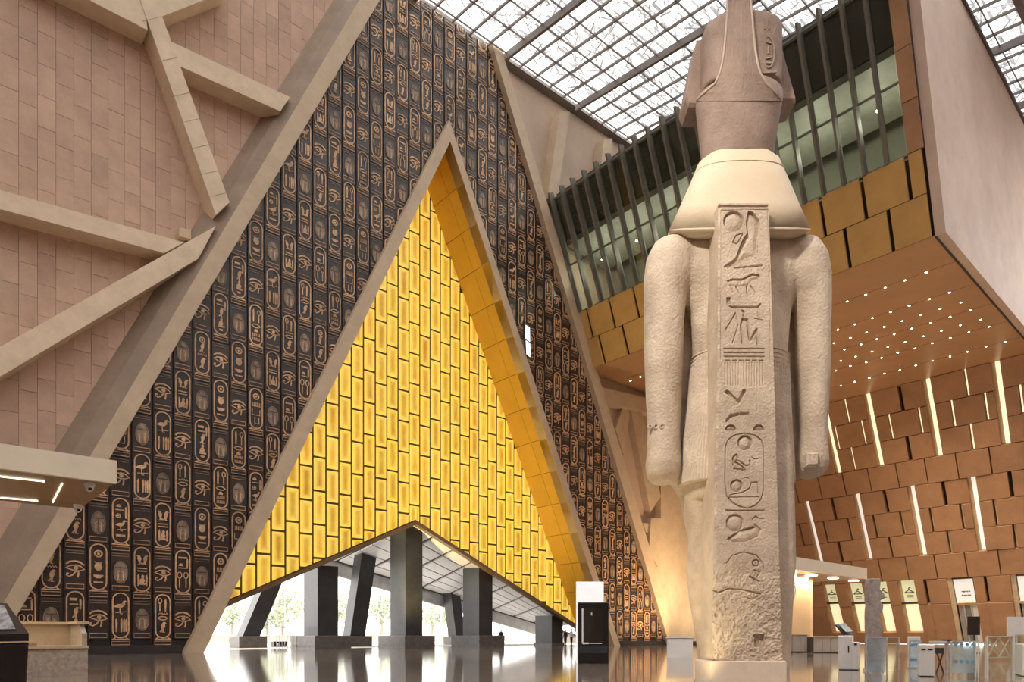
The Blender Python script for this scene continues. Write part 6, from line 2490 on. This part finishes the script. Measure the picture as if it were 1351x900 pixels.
# ---- people in the distance
def person(foot, yaw, label, shirt, trousers, h=1.72, sit=False):
    t = thing('person', foot, label, 'person')
    R3 = Matrix.Rotation(yaw, 3, 'Z')
    f = Vector(foot)
    P = lambda x, y, z: f + R3 @ Vector((x * h / 1.72, y * h / 1.72, z * h / 1.72))
    body = MB()
    if not sit:
        for s in (-1, 1):
            body.tube([P(s * 0.09, 0.02 * s, 0.03), P(s * 0.10, 0.02 * s, 0.48), P(s * 0.09, 0, 0.88)], [0.055, 0.07, 0.09], 10)
            body.tube([P(s * 0.09, -0.08, 0.04), P(s * 0.09, 0.18, 0.03)], [0.05, 0.035], 8)
            body.tube([P(s * 0.19, 0, 1.40), P(s * 0.25, -0.02, 1.12), P(s * 0.24, 0.08, 0.86)], [0.06, 0.048, 0.035], 10)
            for k in range(4):
                body.tube([P(s * 0.24, 0.07 + 0.012 * k, 0.87), P(s * 0.245, 0.10 + 0.012 * k, 0.78)], 0.011, 6)
            body.tube([P(s * 0.235, 0.10, 0.86), P(s * 0.22, 0.15, 0.82)], 0.012, 6)
        z0 = 0.0
        body.tube([P(0, 0, 0.84), P(0, 0, 1.0), P(0, 0, 1.25), P(0, 0, 1.42), P(0, 0, 1.48)], [0.15, 0.15, 0.17, 0.16, 0.07], 14)
    else:
        z0 = -0.42
        for s in (-1, 1):
            body.tube([P(s * 0.1, 0.42, 0.03), P(s * 0.1, 0.40, 0.45), P(s * 0.09, 0, 0.48)], [0.055, 0.075, 0.09], 10)
            body.tube([P(s * 0.1, 0.36, 0.04), P(s * 0.1, 0.58, 0.03)], [0.05, 0.035], 8)
            body.tube([P(s * 0.19, 0, 0.98), P(s * 0.24, 0.08, 0.70), P(s * 0.14, 0.32, 0.58)], [0.06, 0.048, 0.035], 10)
        body.tube([P(0, 0, 0.42), P(0, 0, 0.58), P(0, 0, 0.83), P(0, 0, 1.0), P(0, 0, 1.06)], [0.16, 0.15, 0.17, 0.16, 0.07], 14)
    body.tube([P(0, 0, 1.44 + z0), P(0, 0.01, 1.52 + z0)], [0.055, 0.055], 10)
    rings = []
    for k in range(9):
        a = math.pi * k / 8
        rings.append([P(0, 0.015, 1.60 + z0) + R3 @ Vector((0.075 * math.sin(a) * math.cos(q) + 0, 0.095 * math.sin(a) * math.sin(q), -0.12 * math.cos(a))) for q in [2 * math.pi * i / 12 for i in range(12)]])
    body.rings(rings, cap=False)
    body.tube([P(0, 0.10, 1.60 + z0), P(0, 0.125, 1.575 + z0)], [0.012, 0.018], 6)
    o = remesh(body, 'body', shirt, t, 0.016, 2)
    me = o.data
    skin = mat('skin', (0.42, 0.26, 0.18), 0.6)
    me.materials.append(trousers)
    me.materials.append(skin)
    k = h / 1.72
    for p_ in me.polygons:
        z = p_.center.z / k
        if z < 0.92 + z0 * 0.75:
            p_.material_index = 1
        if z > 1.47 + z0:
            p_.material_index = 2
    hr = MB()
    hr.rings([[P(0, -0.012, 1.625 + z0) + R3 @ Vector((0.085 * math.sin(a) * math.cos(q), 0.10 * math.sin(a) * math.sin(q), 0.115 * math.cos(a))) for q in [2 * math.pi * i / 12 for i in range(12)]] for a in [0.02, 0.4, 0.8, 1.2, 1.5]])
    hr.build('hair', mat('dark_hair', (0.02, 0.016, 0.014), 0.6), o, smooth=True)
    return t


M_SH1 = mat('white_shirt', (0.75, 0.74, 0.76), 0.7)
M_SH2 = mat('dark_jacket', (0.03, 0.028, 0.032), 0.7)
M_TR = mat('dark_trousers', (0.022, 0.022, 0.028), 0.7)
person(floor_pt(754, 852.5), TH + 2.4, 'person in white shirt and dark trousers standing beside the totem', M_SH1, M_TR, 1.74)
person(floor_pt(746, 852.2), TH - 1.0, 'person in dark clothes standing in the low portal corner', M_SH2, M_TR, 1.62)
person(floor_pt(661, 853), TH + 2.0, 'person in dark clothes standing beside a square column plinth', M_SH2, M_TR, 1.66)

# small floodlight box on the left wall beam
fb2 = on_y(243, 312, YC - 0.3)
fl_ = thing('wall_floodlight', fb2, 'small tan floodlight box above the level beam on the pink wall', 'light')
MB().cham([on_y(px, py, YC - 0.2) for (px, py) in ((234, 315), (250, 319), (250, 306), (234, 303))], (0, -0.35, 0), 0.03).build('housing', M_BEAM, fl_)
MB().bar(on_y(246, 318, YC - 0.25), on_y(246, 326, YC - 0.25), 0.12, 0.12, up=(0, 1, 0)).build('bracket', M_DARK, fl_)

# ================================================================== LAMPS OF THE HALL AND ADDED SPOTS
spot('statue_fill_spot', SU(-7.5, -8.5, 14.5), SU(-0.1, 0.5, 5.2), 1900, (1.0, 0.90, 0.76), 62, 0.8, 0.5)  # unseen spot added to brighten and model the statue
spot('gate_fill_spot', (XS + 1.0, YN + 1.5, ZS - 0.3), floor_pt(1190, 888), 7000, (1.0, 0.93, 0.82), 45, 0.8, 0.3)  # unseen spot added to whiten the gate cabinets
spot('statue_uplight_warm', SU(-3.2, 0.6, 0.25), SU(-0.6, 1.0, 3.2), 60, (1.0, 0.78, 0.45), 70, 0.8, 0.25)
spot('statue_uplight_low', SU(-1.1, -0.6, 0.15), SU(-0.7, 1.0, 2.0), 25, (1.0, 0.80, 0.45), 80, 0.8, 0.1)
spot('statue_key', SU(5.0, -9.0, 15.0), SU(-0.2, 0.6, 8.0), 150, (1.0, 0.88, 0.70), 32, 0.7, 0.4)
for k, (px, py) in enumerate(((420, 700), (640, 640), (560, 420))):
    p = on_y(px, py, YF - 6)
spot('reveal_wash', (on_y(560, 800, YG - 1.5).x - 4, YG - 1.6, 0.4), on_y(720, 560, YF + 2), 1800, (1.0, 0.72, 0.28), 80, 0.8, 0.4)
spot('portal_right_wash', (lerp_at(L_leg_l, 0) - 3.0, YW - 9, 0.4), (lerp_at(L_leg_l, 8), YW, 7.0), 2000, (1.0, 0.66, 0.36), 85, 0.9, 0.4)
spot('corner_wash', (64, YW - 10, 0.5), (66, YC, 9.0), 1100, (1.0, 0.72, 0.42), 80, 0.9, 0.5)
